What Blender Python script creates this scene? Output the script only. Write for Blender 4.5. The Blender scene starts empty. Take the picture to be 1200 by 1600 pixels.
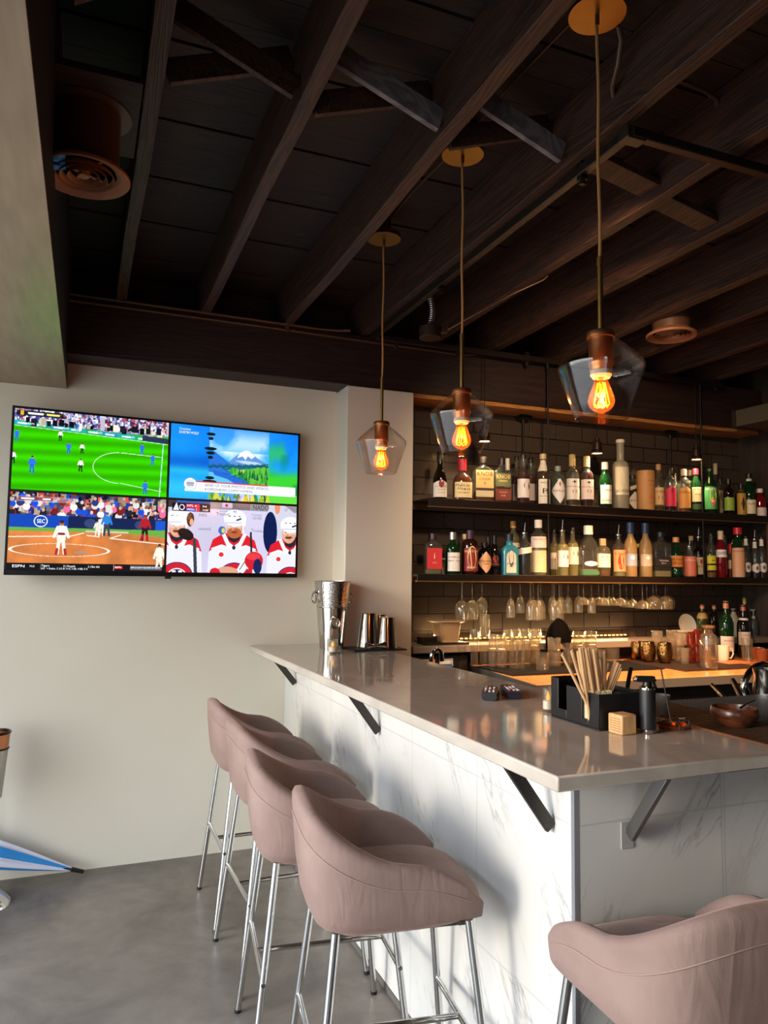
import bpy, math, random, numpy as np
from mathutils import Matrix, Vector
PI=math.pi; R=math.radians
random.seed(7); RNG=np.random.default_rng(11)
SC=bpy.context.scene; COL=SC.collection
# ---------------------------------------------------------------- camera model (calibrated from the room's lines)
F=1170.0; H=1.47
def _cam(yaw,pitch,roll):
    cy,sy,cp,sp=math.cos(yaw),math.sin(yaw),math.cos(pitch),math.sin(pitch)
    f=Vector((sy*cp,cy*cp,sp)); r=Vector((cy,-sy,0)); u=r.cross(f)
    c,s=math.cos(roll),math.sin(roll)
    return c*r+s*u, -s*r+c*u, f
CR,CU,CF=_cam(R(21.9481),R(4.64289),R(0.73317))
CPOS=Vector((0,0,H))
def ray(px,py): return CR*((px-600)/F)-CU*((py-800)/F)+CF
def atz(px,py,z): d=ray(px,py); return CPOS+d*((z-H)/d.z)
def aty(px,py,y): d=ray(px,py); return CPOS+d*(y/d.y)
def atx(px,py,x): d=ray(px,py); return CPOS+d*(x/d.x)
def ppm(P): return F/((Vector(P)-CPOS).dot(CF))      # pixels per metre at a point
cd=bpy.data.cameras.new('camera'); cam=bpy.data.objects.new('camera',cd); COL.objects.link(cam)
cd.sensor_fit='VERTICAL'; cd.sensor_height=36; cd.lens=F/1600*36; cd.clip_start=.02
mw=Matrix((( CR.x,CU.x,-CF.x,0),(CR.y,CU.y,-CF.y,0),(CR.z,CU.z,-CF.z,H),(0,0,0,1))); cam.matrix_world=mw
SC.camera=cam
# ---------------------------------------------------------------- materials
_m={}
def srgb(c):
    if isinstance(c,str):
        c=c.lstrip('#'); c=[int(c[i:i+2],16)/255 for i in (0,2,4)]
    return tuple((v/12.92 if v<=.04045 else ((v+.055)/1.055)**2.4) for v in c)+(1,)
def newmat(name):
    m=bpy.data.materials.new(name); m.use_nodes=True; nt=m.node_tree; nt.nodes.clear()
    o=nt.nodes.new('ShaderNodeOutputMaterial'); return m,nt,o
def N(nt,t,**kw):
    n=nt.nodes.new(t)
    for k,v in kw.items():
        if hasattr(n,k): setattr(n,k,v)
        else: n.inputs[k.replace('_',' ')].default_value=v
    return n
def L(nt,a,b): nt.links.new(a,b)
def mat(color,rough=.5,metal=0,name=None,spec=.5,coat=0,emit=0,ecol=None,alpha=1,trans=0,sheen=0):
    key=(str(color),rough,metal,spec,coat,emit,str(ecol),alpha,trans,sheen)
    if key in _m: return _m[key]
    m,nt,o=newmat(name or 'plain'); b=N(nt,'ShaderNodeBsdfPrincipled')
    b.inputs['Base Color'].default_value=srgb(color); b.inputs['Roughness'].default_value=rough
    b.inputs['Metallic'].default_value=metal; b.inputs['Specular IOR Level'].default_value=spec
    b.inputs['Coat Weight'].default_value=coat; b.inputs['Alpha'].default_value=alpha
    b.inputs['Transmission Weight'].default_value=trans
    b.inputs['Sheen Weight'].default_value=sheen
    if emit: b.inputs['Emission Color'].default_value=srgb(ecol or color); b.inputs['Emission Strength'].default_value=emit
    # faint procedural mottling so no surface is perfectly uniform
    tc=N(nt,'ShaderNodeTexCoord'); n=N(nt,'ShaderNodeTexNoise'); n.inputs['Scale'].default_value=35
    mr=N(nt,'ShaderNodeMapRange'); mr.inputs['To Min'].default_value=max(0,rough-.05); mr.inputs['To Max'].default_value=rough+.05
    L(nt,tc.outputs['Object'],n.inputs['Vector']); L(nt,n.outputs['Fac'],mr.inputs['Value']); L(nt,mr.outputs['Result'],b.inputs['Roughness'])
    L(nt,b.outputs[0],o.inputs[0]); _m[key]=m; return m
def glass(tint='ffffff',rough=.03,edge=.45,body=.0,bodycol='ffffff'):
    """thin-walled glass: tinted see-through, mirror-like towards the rim; body mixes in a cloudy scatter"""
    key=('g',tint,rough,edge,body,bodycol)
    if key in _m: return _m[key]
    m,nt,o=newmat('glass'); t=N(nt,'ShaderNodeBsdfTransparent'); t.inputs[0].default_value=srgb(tint)
    g=N(nt,'ShaderNodeBsdfGlossy'); g.inputs['Roughness'].default_value=rough
    lw=N(nt,'ShaderNodeLayerWeight'); lw.inputs['Blend'].default_value=.5
    pw=N(nt,'ShaderNodeMath',operation='POWER'); pw.inputs[1].default_value=3.2; L(nt,lw.outputs['Facing'],pw.inputs[0])
    mx=N(nt,'ShaderNodeMath',operation='MULTIPLY_ADD'); mx.inputs[1].default_value=edge; mx.inputs[2].default_value=.045; L(nt,pw.outputs[0],mx.inputs[0])
    mix=N(nt,'ShaderNodeMixShader'); L(nt,mx.outputs[0],mix.inputs[0]); L(nt,t.outputs[0],mix.inputs[1]); L(nt,g.outputs[0],mix.inputs[2])
    out=mix
    if body:
        d=N(nt,'ShaderNodeBsdfPrincipled'); d.inputs['Base Color'].default_value=srgb(bodycol); d.inputs['Roughness'].default_value=.25
        tl=N(nt,'ShaderNodeBsdfTranslucent'); tl.inputs[0].default_value=srgb(bodycol)
        m3=N(nt,'ShaderNodeMixShader'); m3.inputs[0].default_value=.5; L(nt,d.outputs[0],m3.inputs[1]); L(nt,tl.outputs[0],m3.inputs[2])
        m2=N(nt,'ShaderNodeMixShader'); m2.inputs[0].default_value=body; L(nt,mix.outputs[0],m2.inputs[1]); L(nt,m3.outputs[0],m2.inputs[2]); out=m2
    L(nt,out.outputs[0],o.inputs[0]); _m[key]=m; return m
def ramp(nt,src,stops):
    r=N(nt,'ShaderNodeValToRGB'); e=r.color_ramp.elements
    while len(e)<len(stops): e.new(.5)
    for i,(p,c) in enumerate(stops): e[i].position=p; e[i].color=srgb(c) if isinstance(c,str) else (c,c,c,1)
    L(nt,src,r.inputs[0]); return r
def coords(nt,scale=(1,1,1),rot=(0,0,0),kind='Object'):
    tc=N(nt,'ShaderNodeTexCoord'); mp=N(nt,'ShaderNodeMapping'); mp.inputs['Scale'].default_value=scale; mp.inputs['Rotation'].default_value=rot
    L(nt,tc.outputs[kind],mp.inputs['Vector']); return mp.outputs[0]
def bump(nt,b,src,strength=.3,dist=.01):
    n=N(nt,'ShaderNodeBump'); n.inputs['Strength'].default_value=strength; n.inputs['Distance'].default_value=dist
    L(nt,src,n.inputs['Height']); L(nt,n.outputs[0],b.inputs['Normal']); return n
def wood(name,c0,c1,scale=(1,12,12),rough=.6,band=6,detail=8,bs=.35):
    m,nt,o=newmat(name); b=N(nt,'ShaderNodeBsdfPrincipled'); b.inputs['Roughness'].default_value=rough
    v=coords(nt,scale); n=N(nt,'ShaderNodeTexNoise'); n.inputs['Scale'].default_value=1.6; n.inputs['Detail'].default_value=detail; n.inputs['Distortion'].default_value=1.2
    L(nt,v,n.inputs['Vector'])
    w=N(nt,'ShaderNodeMath',operation='MULTIPLY'); w.inputs[1].default_value=band; L(nt,n.outputs['Fac'],w.inputs[0])
    s=N(nt,'ShaderNodeMath',operation='PINGPONG'); s.inputs[1].default_value=.5; L(nt,w.outputs[0],s.inputs[0])
    r=ramp(nt,s.outputs[0],[(0,c0),(.5,c1)]); L(nt,r.outputs[0],b.inputs['Base Color'])
    bump(nt,b,s.outputs[0],bs,.004); L(nt,b.outputs[0],o.inputs[0]); return m
# ---------------------------------------------------------------- mesh building
class MB:
    def __init__(s): s.v=[]; s.f=[]
    def add(s,vs,fs):
        k=len(s.v); s.v+= [tuple(p) for p in vs]; s.f+=[tuple(i+k for i in f) for f in fs]; return s
    def box(s,c,d,M=None):
        x,y,z=d[0]/2,d[1]/2,d[2]/2
        vs=[Vector((i*x,j*y,k*z)) for i in(-1,1) for j in(-1,1) for k in(-1,1)]
        if M is not None: vs=[M@p for p in vs]
        c=Vector(c); vs=[p+c for p in vs]
        return s.add(vs,[(0,1,3,2),(4,6,7,5),(0,4,5,1),(2,3,7,6),(0,2,6,4),(1,5,7,3)])
    def bx(s,x0,x1,y0,y1,z0,z1): return s.box(((x0+x1)/2,(y0+y1)/2,(z0+z1)/2),(x1-x0,y1-y0,z1-z0))
    def beam(s,a,b,w,h,up=(0,0,1)):
        a=Vector(a); b=Vector(b); t=(b-a); l=t.length; t.normalize(); up=Vector(up)
        sd=t.cross(up)
        if sd.length<1e-4: sd=t.cross(Vector((1,0,0)))
        sd.normalize(); u=sd.cross(t)
        M=Matrix((t,sd,u)).transposed()
        return s.box((a+b)/2,(l,w,h),M)
    def cyl(s,a,b,r0,r1=None,n=12,caps=True):
        r1=r0 if r1 is None else r1; a=Vector(a); b=Vector(b); t=(b-a).normalized()
        p=t.cross(Vector((0,0,1)))
        if p.length<1e-3: p=Vector((1,0,0))
        p.normalize(); q=t.cross(p)
        vs=[]
        for c,r in((a,r0),(b,r1)):
            for i in range(n):
                an=2*PI*i/n; vs.append(c+(p*math.cos(an)+q*math.sin(an))*r)
        fs=[(i,(i+1)%n,n+(i+1)%n,n+i) for i in range(n)]
        if caps: fs+=[tuple(range(n))[::-1],tuple(range(n,2*n))]
        return s.add(vs,fs)
    def tube(s,path,r,n=8,caps=True):
        path=[Vector(p) for p in path]; rings=[]; pr=None
        rr=r if hasattr(r,'__len__') else [r]*len(path)
        for i,p in enumerate(path):
            t=(path[min(i+1,len(path)-1)]-path[max(i-1,0)]).normalized()
            if pr is None:
                pr=t.cross(Vector((0,0,1)))
                if pr.length<1e-3: pr=Vector((1,0,0))
            pr=(pr-t*pr.dot(t)).normalized(); q=t.cross(pr)
            rings.append([p+(pr*math.cos(2*PI*j/n)+q*math.sin(2*PI*j/n))*rr[i] for j in range(n)])
        vs=[p for g in rings for p in g]; fs=[]
        for i in range(len(path)-1):
            for j in range(n): fs.append((i*n+j,i*n+(j+1)%n,(i+1)*n+(j+1)%n,(i+1)*n+j))
        if caps: fs+=[tuple(range(n))[::-1],tuple((len(path)-1)*n+j for j in range(n))]
        return s.add(vs,fs)
    def lathe(s,prof,n=24,c=(0,0,0),sx=1,sy=1,ex=2,exf=None,rot=0):
        """revolve (r,z) pairs; ex>2 squares the section off"""
        vs=[]; fs=[]; cx,cy,cz=c
        for k,(r,z) in enumerate(prof):
            e=exf(r) if exf else (sx,sy,ex)
            for i in range(n):
                a=2*PI*i/n; ca,sa=math.cos(a),math.sin(a)
                p=2/e[2]; X=math.copysign(abs(ca)**p,ca)*r*e[0]; Y=math.copysign(abs(sa)**p,sa)*r*e[1]
                if rot: X,Y=X*math.cos(rot)-Y*math.sin(rot),X*math.sin(rot)+Y*math.cos(rot)
                vs.append((cx+X,cy+Y,cz+z))
        for k in range(len(prof)-1):
            for i in range(n): fs.append((k*n+i,k*n+(i+1)%n,(k+1)*n+(i+1)%n,(k+1)*n+i))
        if prof[0][0]>1e-6: fs.append(tuple(range(n))[::-1])
        if prof[-1][0]>1e-6 and prof[0]!=prof[-1]: fs.append(tuple((len(prof)-1)*n+i for i in range(n)))
        return s.add(vs,fs)
    def torus(s,c,rx,ry,r,n=32,m=8,M=None):
        vs=[];fs=[]
        for i in range(n):
            a=2*PI*i/n
            for j in range(m):
                b=2*PI*j/m; p=Vector(((rx+r*math.cos(b))*math.cos(a),(ry+r*math.cos(b))*math.sin(a),r*math.sin(b)))
                if M is not None: p=M@p
                vs.append(p+Vector(c))
        for i in range(n):
            for j in range(m): fs.append((i*m+j,((i+1)%n)*m+j,((i+1)%n)*m+(j+1)%m,i*m+(j+1)%m))
        return s.add(vs,fs)
    def prism(s,poly,z0,z1):
        n=len(poly); vs=[(x,y,z0) for x,y in poly]+[(x,y,z1) for x,y in poly]
        return s.add(vs,[tuple(range(n))[::-1],tuple(range(n,2*n))]+[(i,(i+1)%n,n+(i+1)%n,n+i) for i in range(n)])
    def mesh(s,name,ang=38):
        me=bpy.data.meshes.new(name); me.from_pydata(s.v,[],s.f); me.validate()
        if len(me.polygons):
            me.polygons.foreach_set('use_smooth',[True]*len(me.polygons)); me.set_sharp_from_angle(angle=R(ang))
        return me
def link(name,me,m,parent=None,loc=(0,0,0),rz=0,bevel=0,recalc=True):
    import bmesh
    if recalc:
        bm=bmesh.new(); bm.from_mesh(me); bmesh.ops.recalc_face_normals(bm,faces=bm.faces[:]); bm.to_mesh(me); bm.free()
    o=bpy.data.objects.new(name,me); COL.objects.link(o)
    if m is not None: me.materials.append(m)
    o.parent=parent; o.location=loc; o.rotation_euler=(0,0,rz)
    if bevel:
        b=o.modifiers.new('bevel','BEVEL'); b.width=bevel; b.segments=2; b.limit_method='ANGLE'; b.angle_limit=R(40)
    return o
def obj(name,mb,m,parent=None,loc=(0,0,0),rz=0,bevel=0,ang=38): return link(name,mb.mesh(name,ang),m,parent,loc,rz,bevel)
def tag(o,label,cat,group=None,kind=None):
    o['label']=label; o['category']=cat
    if group: o['group']=group
    if kind: o['kind']=kind
    return o
def thing(name,label,cat,loc=(0,0,0),rz=0,group=None):
    o=bpy.data.objects.new(name,None); COL.objects.link(o); o.empty_display_size=.05
    o.location=loc; o.rotation_euler=(0,0,rz); return tag(o,label,cat,group)
def struct(name,mb,m,bevel=0):
    o=obj(name,mb,m,bevel=bevel); o['kind']='structure'; return o
def dup(root,loc,rz,label,group=None):
    r=root.copy(); COL.objects.link(r); r.location=loc; r.rotation_euler=(0,0,rz); r['label']=label
    if group: r['group']=group
    for ch in list(root.children):
        c=ch.copy(); COL.objects.link(c); c.parent=r
        for g in ch.children:
            d=g.copy(); COL.objects.link(d); d.parent=c
    return r
def text_geo(s,size=1.0,align='CENTER'):
    cu=bpy.data.curves.new('t','FONT'); cu.body=s; cu.size=size; cu.align_x=align; cu.align_y='CENTER'; cu.resolution_u=2; cu.fill_mode='FRONT'
    o=bpy.data.objects.new('t',cu); COL.objects.link(o)
    me=bpy.data.meshes.new_from_object(o)
    v=[tuple(p.co) for p in me.vertices]; f=[tuple(p.vertices) for p in me.polygons]
    bpy.data.objects.remove(o); bpy.data.curves.remove(cu); bpy.data.meshes.remove(me)
    return v,f
def text_flat(s,size,fn,bold=0):
    """text mesh mapped by fn(x,y)->point; fitted width can be passed through fn"""
    v,f=text_geo(s,size); mb=MB()
    mb.add([fn(x,y) for x,y,_ in v],f); return mb
# ================================================================ MATERIALS OF THE ROOM
def m_plaster():
    m,nt,o=newmat('painted_plaster'); b=N(nt,'ShaderNodeBsdfPrincipled'); b.inputs['Roughness'].default_value=.55
    v=coords(nt); n=N(nt,'ShaderNodeTexNoise'); n.inputs['Scale'].default_value=1.3; n.inputs['Detail'].default_value=4; L(nt,v,n.inputs['Vector'])
    r=ramp(nt,n.outputs['Fac'],[(.3,'dcd2bc'),(.7,'e2d9c5')]); L(nt,r.outputs[0],b.inputs['Base Color'])
    n2=N(nt,'ShaderNodeTexNoise'); n2.inputs['Scale'].default_value=55; n2.inputs['Detail'].default_value=5; L(nt,v,n2.inputs['Vector'])
    n3=N(nt,'ShaderNodeTexNoise'); n3.inputs['Scale'].default_value=6; L(nt,v,n3.inputs['Vector'])
    a=N(nt,'ShaderNodeMath',operation='ADD'); L(nt,n2.outputs['Fac'],a.inputs[0]); L(nt,n3.outputs['Fac'],a.inputs[1])
    bump(nt,b,a.outputs[0],.12,.004); L(nt,b.outputs[0],o.inputs[0]); return m
def m_concrete():
    m,nt,o=newmat('polished_concrete'); b=N(nt,'ShaderNodeBsdfPrincipled')
    v=coords(nt,(1,1,1)); n=N(nt,'ShaderNodeTexNoise'); n.inputs['Scale'].default_value=2.2; n.inputs['Detail'].default_value=9; n.inputs['Roughness'].default_value=.65; n.inputs['Distortion'].default_value=.6
    L(nt,v,n.inputs['Vector']); r=ramp(nt,n.outputs['Fac'],[(.28,'5a534b'),(.5,'786f65'),(.74,'92887c')]); L(nt,r.outputs[0],b.inputs['Base Color'])
    n2=N(nt,'ShaderNodeTexNoise'); n2.inputs['Scale'].default_value=14; n2.inputs['Detail'].default_value=6; L(nt,v,n2.inputs['Vector'])
    r2=ramp(nt,n2.outputs['Fac'],[(.3,.3),(.7,.5)]); L(nt,r2.outputs[0],b.inputs['Roughness'])
    bump(nt,b,n2.outputs['Fac'],.08,.004); L(nt,b.outputs[0],o.inputs[0]); return m
def m_marble_tile(axis):
    """large marble-look tiles with thin light grout; axis = which world axis runs along the face"""
    m,nt,o=newmat('marble_tile'); b=N(nt,'ShaderNodeBsdfPrincipled'); b.inputs['Roughness'].default_value=.28
    tc=N(nt,'ShaderNodeTexCoord'); sp=N(nt,'ShaderNodeSeparateXYZ'); L(nt,tc.outputs['Object'],sp.inputs[0])
    cb=N(nt,'ShaderNodeCombineXYZ'); L(nt,sp.outputs[1 if axis=='y' else 0],cb.inputs[0]); L(nt,sp.outputs[2],cb.inputs[1])
    mp=N(nt,'ShaderNodeMapping'); L(nt,cb.outputs[0],mp.inputs['Vector'])
    mp.inputs['Location'].default_value=(1.031 if axis=='y' else .14,0,0)
    br=N(nt,'ShaderNodeTexBrick'); br.offset=0; L(nt,mp.outputs[0],br.inputs['Vector'])
    for k,vv in(('Scale',1),('Mortar Size',.0022),('Brick Width',.445),('Row Height',.45),('Mortar Smooth',.1)): br.inputs[k].default_value=vv
    # veins: diagonal distorted ridges
    mr_=N(nt,'ShaderNodeMapping'); mr_.inputs['Rotation'].default_value=(0,0,R(-57)); L(nt,cb.outputs[0],mr_.inputs['Vector']); mv=N(nt,'ShaderNodeMapping'); mv.inputs['Scale'].default_value=(.42,1.5,1); L(nt,mr_.outputs[0],mv.inputs['Vector'])
    def vein(sc,w,dist,seed):
        n=N(nt,'ShaderNodeTexNoise'); n.inputs['Scale'].default_value=sc; n.inputs['Detail'].default_value=7; n.inputs['Distortion'].default_value=dist; n.inputs['Roughness'].default_value=.55
        ad=N(nt,'ShaderNodeVectorMath',operation='ADD'); ad.inputs[1].default_value=(seed,seed*.7,0); L(nt,mv.outputs[0],ad.inputs[0]); L(nt,ad.outputs[0],n.inputs['Vector'])
        s=N(nt,'ShaderNodeMath',operation='SUBTRACT'); s.inputs[1].default_value=.5; L(nt,n.outputs['Fac'],s.inputs[0])
        a=N(nt,'ShaderNodeMath',operation='ABSOLUTE'); L(nt,s.outputs[0],a.inputs[0])
        return ramp(nt,a.outputs[0],[(0,1.0),(w,0.0)])
    v1=vein(2.0,.0065,.35,0); v2=vein(4.2,.006,.5,5)
    nm=N(nt,'ShaderNodeTexNoise'); nm.inputs['Scale'].default_value=2.5; L(nt,mp.outputs[0],nm.inputs['Vector']); rm=ramp(nt,nm.outputs['Fac'],[(.42,0.0),(.62,1.0)])
    x1=N(nt,'ShaderNodeMath',operation='MULTIPLY'); L(nt,v2.outputs[0],x1.inputs[0]); x1.inputs[1].default_value=.6
    x2=N(nt,'ShaderNodeMath',operation='MAXIMUM'); L(nt,v1.outputs[0],x2.inputs[0]); L(nt,x1.outputs[0],x2.inputs[1])
    x3=N(nt,'ShaderNodeMath',operation='MULTIPLY'); xs=N(nt,'ShaderNodeMath',operation='MULTIPLY'); xs.inputs[1].default_value=.8; L(nt,x2.outputs[0],xs.inputs[0]); L(nt,xs.outputs[0],x3.inputs[0]); L(nt,rm.outputs[0],x3.inputs[1])
    cl=N(nt,'ShaderNodeTexNoise'); cl.inputs['Scale'].default_value=3; cl.inputs['Detail'].default_value=5; L(nt,mv.outputs[0],cl.inputs['Vector'])
    rc=ramp(nt,cl.outputs['Fac'],[(.3,'cfceca'),(.7,'dcdad4')])
    mx=N(nt,'ShaderNodeMix'); mx.data_type='RGBA'; mx.inputs[7].default_value=srgb('7f7d79'); L(nt,x3.outputs[0],mx.inputs[0]); L(nt,rc.outputs[0],mx.inputs[6])
    mg=N(nt,'ShaderNodeMix'); mg.data_type='RGBA'; mg.inputs[7].default_value=srgb('c3c3bf'); L(nt,br.outputs['Fac'],mg.inputs[0]); L(nt,mx.outputs[2],mg.inputs[6])
    L(nt,mg.outputs[2],b.inputs['Base Color'])
    inv=N(nt,'ShaderNodeMath',operation='SUBTRACT'); inv.inputs[0].default_value=1; L(nt,br.outputs['Fac'],inv.inputs[1]); bump(nt,b,inv.outputs[0],.5,.002)
    L(nt,b.outputs[0],o.inputs[0]); return m
def m_dark_tile():
    m,nt,o=newmat('dark_glazed_tile'); b=N(nt,'ShaderNodeBsdfPrincipled')
    tc=N(nt,'ShaderNodeTexCoord'); sp=N(nt,'ShaderNodeSeparateXYZ'); L(nt,tc.outputs['Object'],sp.inputs[0])
    cb=N(nt,'ShaderNodeCombineXYZ'); L(nt,sp.outputs[0],cb.inputs[0]); L(nt,sp.outputs[2],cb.inputs[1])
    br=N(nt,'ShaderNodeTexBrick'); br.offset=.5; L(nt,cb.outputs[0],br.inputs['Vector'])
    for k,vv in(('Scale',1),('Mortar Size',.0035),('Brick Width',.205),('Row Height',.1025),('Mortar Smooth',.1),('Bias',0)): br.inputs[k].default_value=vv
    br.inputs['Color1'].default_value=srgb('463a31'); br.inputs['Color2'].default_value=srgb('3f342c'); br.inputs['Mortar'].default_value=srgb('120d0a')
    L(nt,br.outputs['Color'],b.inputs['Base Color'])
    n=N(nt,'ShaderNodeTexNoise'); n.inputs['Scale'].default_value=9; L(nt,cb.outputs[0],n.inputs['Vector']); r=ramp(nt,n.outputs['Fac'],[(.3,.26),(.7,.4)]); L(nt,r.outputs[0],b.inputs['Roughness'])
    inv=N(nt,'ShaderNodeMath',operation='SUBTRACT'); inv.inputs[0].default_value=1; L(nt,br.outputs['Fac'],inv.inputs[1])
    ad=N(nt,'ShaderNodeMath',operation='MULTIPLY_ADD'); ad.inputs[1].default_value=.15; L(nt,n.outputs['Fac'],ad.inputs[0]); L(nt,inv.outputs[0],ad.inputs[2])
    bump(nt,b,ad.outputs[0],.4,.002); L(nt,b.outputs[0],o.inputs[0]); return m
def m_quartz():
    m,nt,o=newmat('grey_quartz'); b=N(nt,'ShaderNodeBsdfPrincipled'); b.inputs['Roughness'].default_value=.07; b.inputs['Coat Weight'].default_value=.4; b.inputs['Coat Roughness'].default_value=.05
    v=coords(nt,(1.4,.8,1),(0,0,.6)); n=N(nt,'ShaderNodeTexNoise'); n.inputs['Scale'].default_value=3.2; n.inputs['Detail'].default_value=8; n.inputs['Distortion'].default_value=1.4; L(nt,v,n.inputs['Vector'])
    r=ramp(nt,n.outputs['Fac'],[(.3,'aca297'),(.52,'bcb2a6'),(.75,'c8beb2')]); L(nt,r.outputs[0],b.inputs['Base Color'])
    L(nt,b.outputs[0],o.inputs[0]); return m
def m_fabric():
    m,nt,o=newmat('dusty_pink_fabric'); b=N(nt,'ShaderNodeBsdfPrincipled'); b.inputs['Roughness'].default_value=.9; b.inputs['Sheen Weight'].default_value=.35; b.inputs['Sheen Roughness'].default_value=.4; b.inputs['Specular IOR Level'].default_value=.15
    b.inputs['Sheen Tint'].default_value=srgb('d9b7a8')
    v=coords(nt); n=N(nt,'ShaderNodeTexNoise'); n.inputs['Scale'].default_value=7; n.inputs['Detail'].default_value=6; L(nt,v,n.inputs['Vector'])
    r=ramp(nt,n.outputs['Fac'],[(.3,'846e67'),(.7,'947d75')]); L(nt,r.outputs[0],b.inputs['Base Color'])
    w=N(nt,'ShaderNodeTexNoise'); w.inputs['Scale'].default_value=420; w.inputs['Detail'].default_value=2; L(nt,v,w.inputs['Vector'])
    cr=N(nt,'ShaderNodeTexNoise'); cr.inputs['Scale'].default_value=9; cr.inputs['Distortion'].default_value=1.5; L(nt,coords(nt,(2.2,2.2,.45)),cr.inputs['Vector'])
    b1=bump(nt,b,w.outputs['Fac'],.25,.0015)
    b2=N(nt,'ShaderNodeBump'); b2.inputs['Strength'].default_value=.22; b2.inputs['Distance'].default_value=.012; L(nt,cr.outputs['Fac'],b2.inputs['Height']); L(nt,b2.outputs[0],b1.inputs['Normal'])
    L(nt,b.outputs[0],o.inputs[0]); return m
def m_hammered(col='c9c4bb',sc=95,strength=.8):
    m,nt,o=newmat('hammered_steel'); b=N(nt,'ShaderNodeBsdfPrincipled'); b.inputs['Base Color'].default_value=srgb(col); b.inputs['Metallic'].default_value=1; b.inputs['Roughness'].default_value=.16
    vo=N(nt,'ShaderNodeTexVoronoi'); vo.inputs['Scale'].default_value=sc; L(nt,coords(nt),vo.inputs['Vector']); bump(nt,b,vo.outputs['Distance'],strength,.004); L(nt,b.outputs[0],o.inputs[0]); return m
def m_joist():
    return wood('dark_joist_timber','1f1008','472918',(9,.5,9),.6,9,7,.6)
PLASTER=m_plaster(); CONCRETE=m_concrete(); DTILE=m_dark_tile(); QUARTZ=m_quartz(); FABRIC=m_fabric(); JOIST=m_joist()
BOARD=wood('dark_ceiling_board','170c08','301b12',(.8,9,9),.7,7,7,.4)
BEAMW=wood('dark_beam_timber','1d110d','2f1b14',(.7,9,9),.55,6,7,.35)
LEDGER=wood('warm_lit_ledger_wood','8a5526','c08546',(.8,14,14),.6,6,7,.3)
MARB_Y=m_marble_tile('y'); MARB_X=m_marble_tile('x')
CHROME=mat('d4d4d2',.09,1); STEEL=mat('a9a6a0',.3,1); DSTEEL=mat('4b4845',.38,1); BLACKM=mat('161413',.45,.6); BLACKP=mat('141415',.42)
RUBBER=mat('17130f',.55); BRASS=mat('94733c',.38,1,name='brushed_brass'); COPPERP=mat('9a6443',.55,.2,name='copper_paint'); CONDUIT=mat('5b4330',.45,.5)
WHITE=mat('f0eee8',.4); PAPER=mat('ece4d6',.7)
# ================================================================ SHELL
W=.12
struct('floor',MB().bx(-1.35,4.6,-3.2,4.25,-.05,0),CONCRETE)
struct('floor_outside',MB().bx(-30,-1.35,-30,30,-.08,-.03).bx(-1.35,30,-30,-3.2,-.08,-.03),mat('b8b1a6',.8))
struct('wall_back',MB().bx(-1.47,1.335,4.07,4.25,0,2.52),PLASTER)
struct('wall_pilaster',MB().bx(1.33,1.734,3.865,4.25,0,2.505),PLASTER,bevel=.006)
struct('wall_bar',MB().bx(1.734,4.47,4.10,4.25,0,2.52),DTILE)
struct('wall_right',MB().bx(4.47,4.6,-3.2,4.25,0,3.05),wood('dark_wall_panel','2a221c','3a3029',(3,3,.5),.45,4,5,.15))
struct('wall_left',MB().bx(-1.47,-1.35,3.3,4.07,0,2.4).bx(-1.47,-1.35,-3.2,-.1,0,2.4),PLASTER)  # unseen; solid stretches sized to keep light off back wall and bar end
struct('wall_front',MB().bx(-.75,4.6,-3.32,-3.2,0,3.05).bx(-1.47,-.75,-3.32,-3.2,2.4,3.05),mat('8d8478',.7))  # unseen; opening narrowed and tone darkened to dim the bar end
struct('wall_back_upper',MB().bx(-1.47,4.6,4.16,4.25,2.8,3.05),BEAMW)
struct('trim_1',MB().bx(-1.35,4.47,3.88,4.16,2.512,2.80),BEAMW,bevel=.004)            # the long wall beam
struct('trim_2',MB().bx(1.737,4.45,3.905,4.10,2.488,2.512),LEDGER)                       # ledger under it, warm light from below put into its colour
mb=MB(); y=-3.2; k=0
while y<4.16:
    w=.138; mb.bx(-1.4,4.6,y+.003,y+w-.003,3.03+.003*(k%3),3.05); y+=w; k+=1
mb.bx(-1.4,4.6,-3.2,4.25,3.052,3.08)
struct('ceiling',mb,BOARD)
# soffit over the opening on the left: steel-faced box
def m_soffit():
    m,nt,o=newmat('painted_steel_soffit'); b=N(nt,'ShaderNodeBsdfPrincipled'); b.inputs['Roughness'].default_value=.34; b.inputs['Metallic'].default_value=.35
    n=N(nt,'ShaderNodeTexNoise'); n.inputs['Scale'].default_value=5; n.inputs['Detail'].default_value=6; L(nt,coords(nt,(6,.8,1)),n.inputs['Vector'])
    r=ramp(nt,n.outputs['Fac'],[(.3,'94806a'),(.7,'a8937a')]); L(nt,r.outputs[0],b.inputs['Base Color']); L(nt,b.outputs[0],o.inputs[0]); return m
struct('trim_3',MB().prism([(-1.47,-3.2),(-.150,-3.2),(-.103,4.07),(-1.47,4.07)],2.38,2.392),m_soffit())
struct('trim_4',MB().prism([(-1.47,-3.2),(-.152,-3.2),(-.105,4.07),(-1.47,4.07)],2.392,3.03),mat('1b1a1b',.5))
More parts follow.
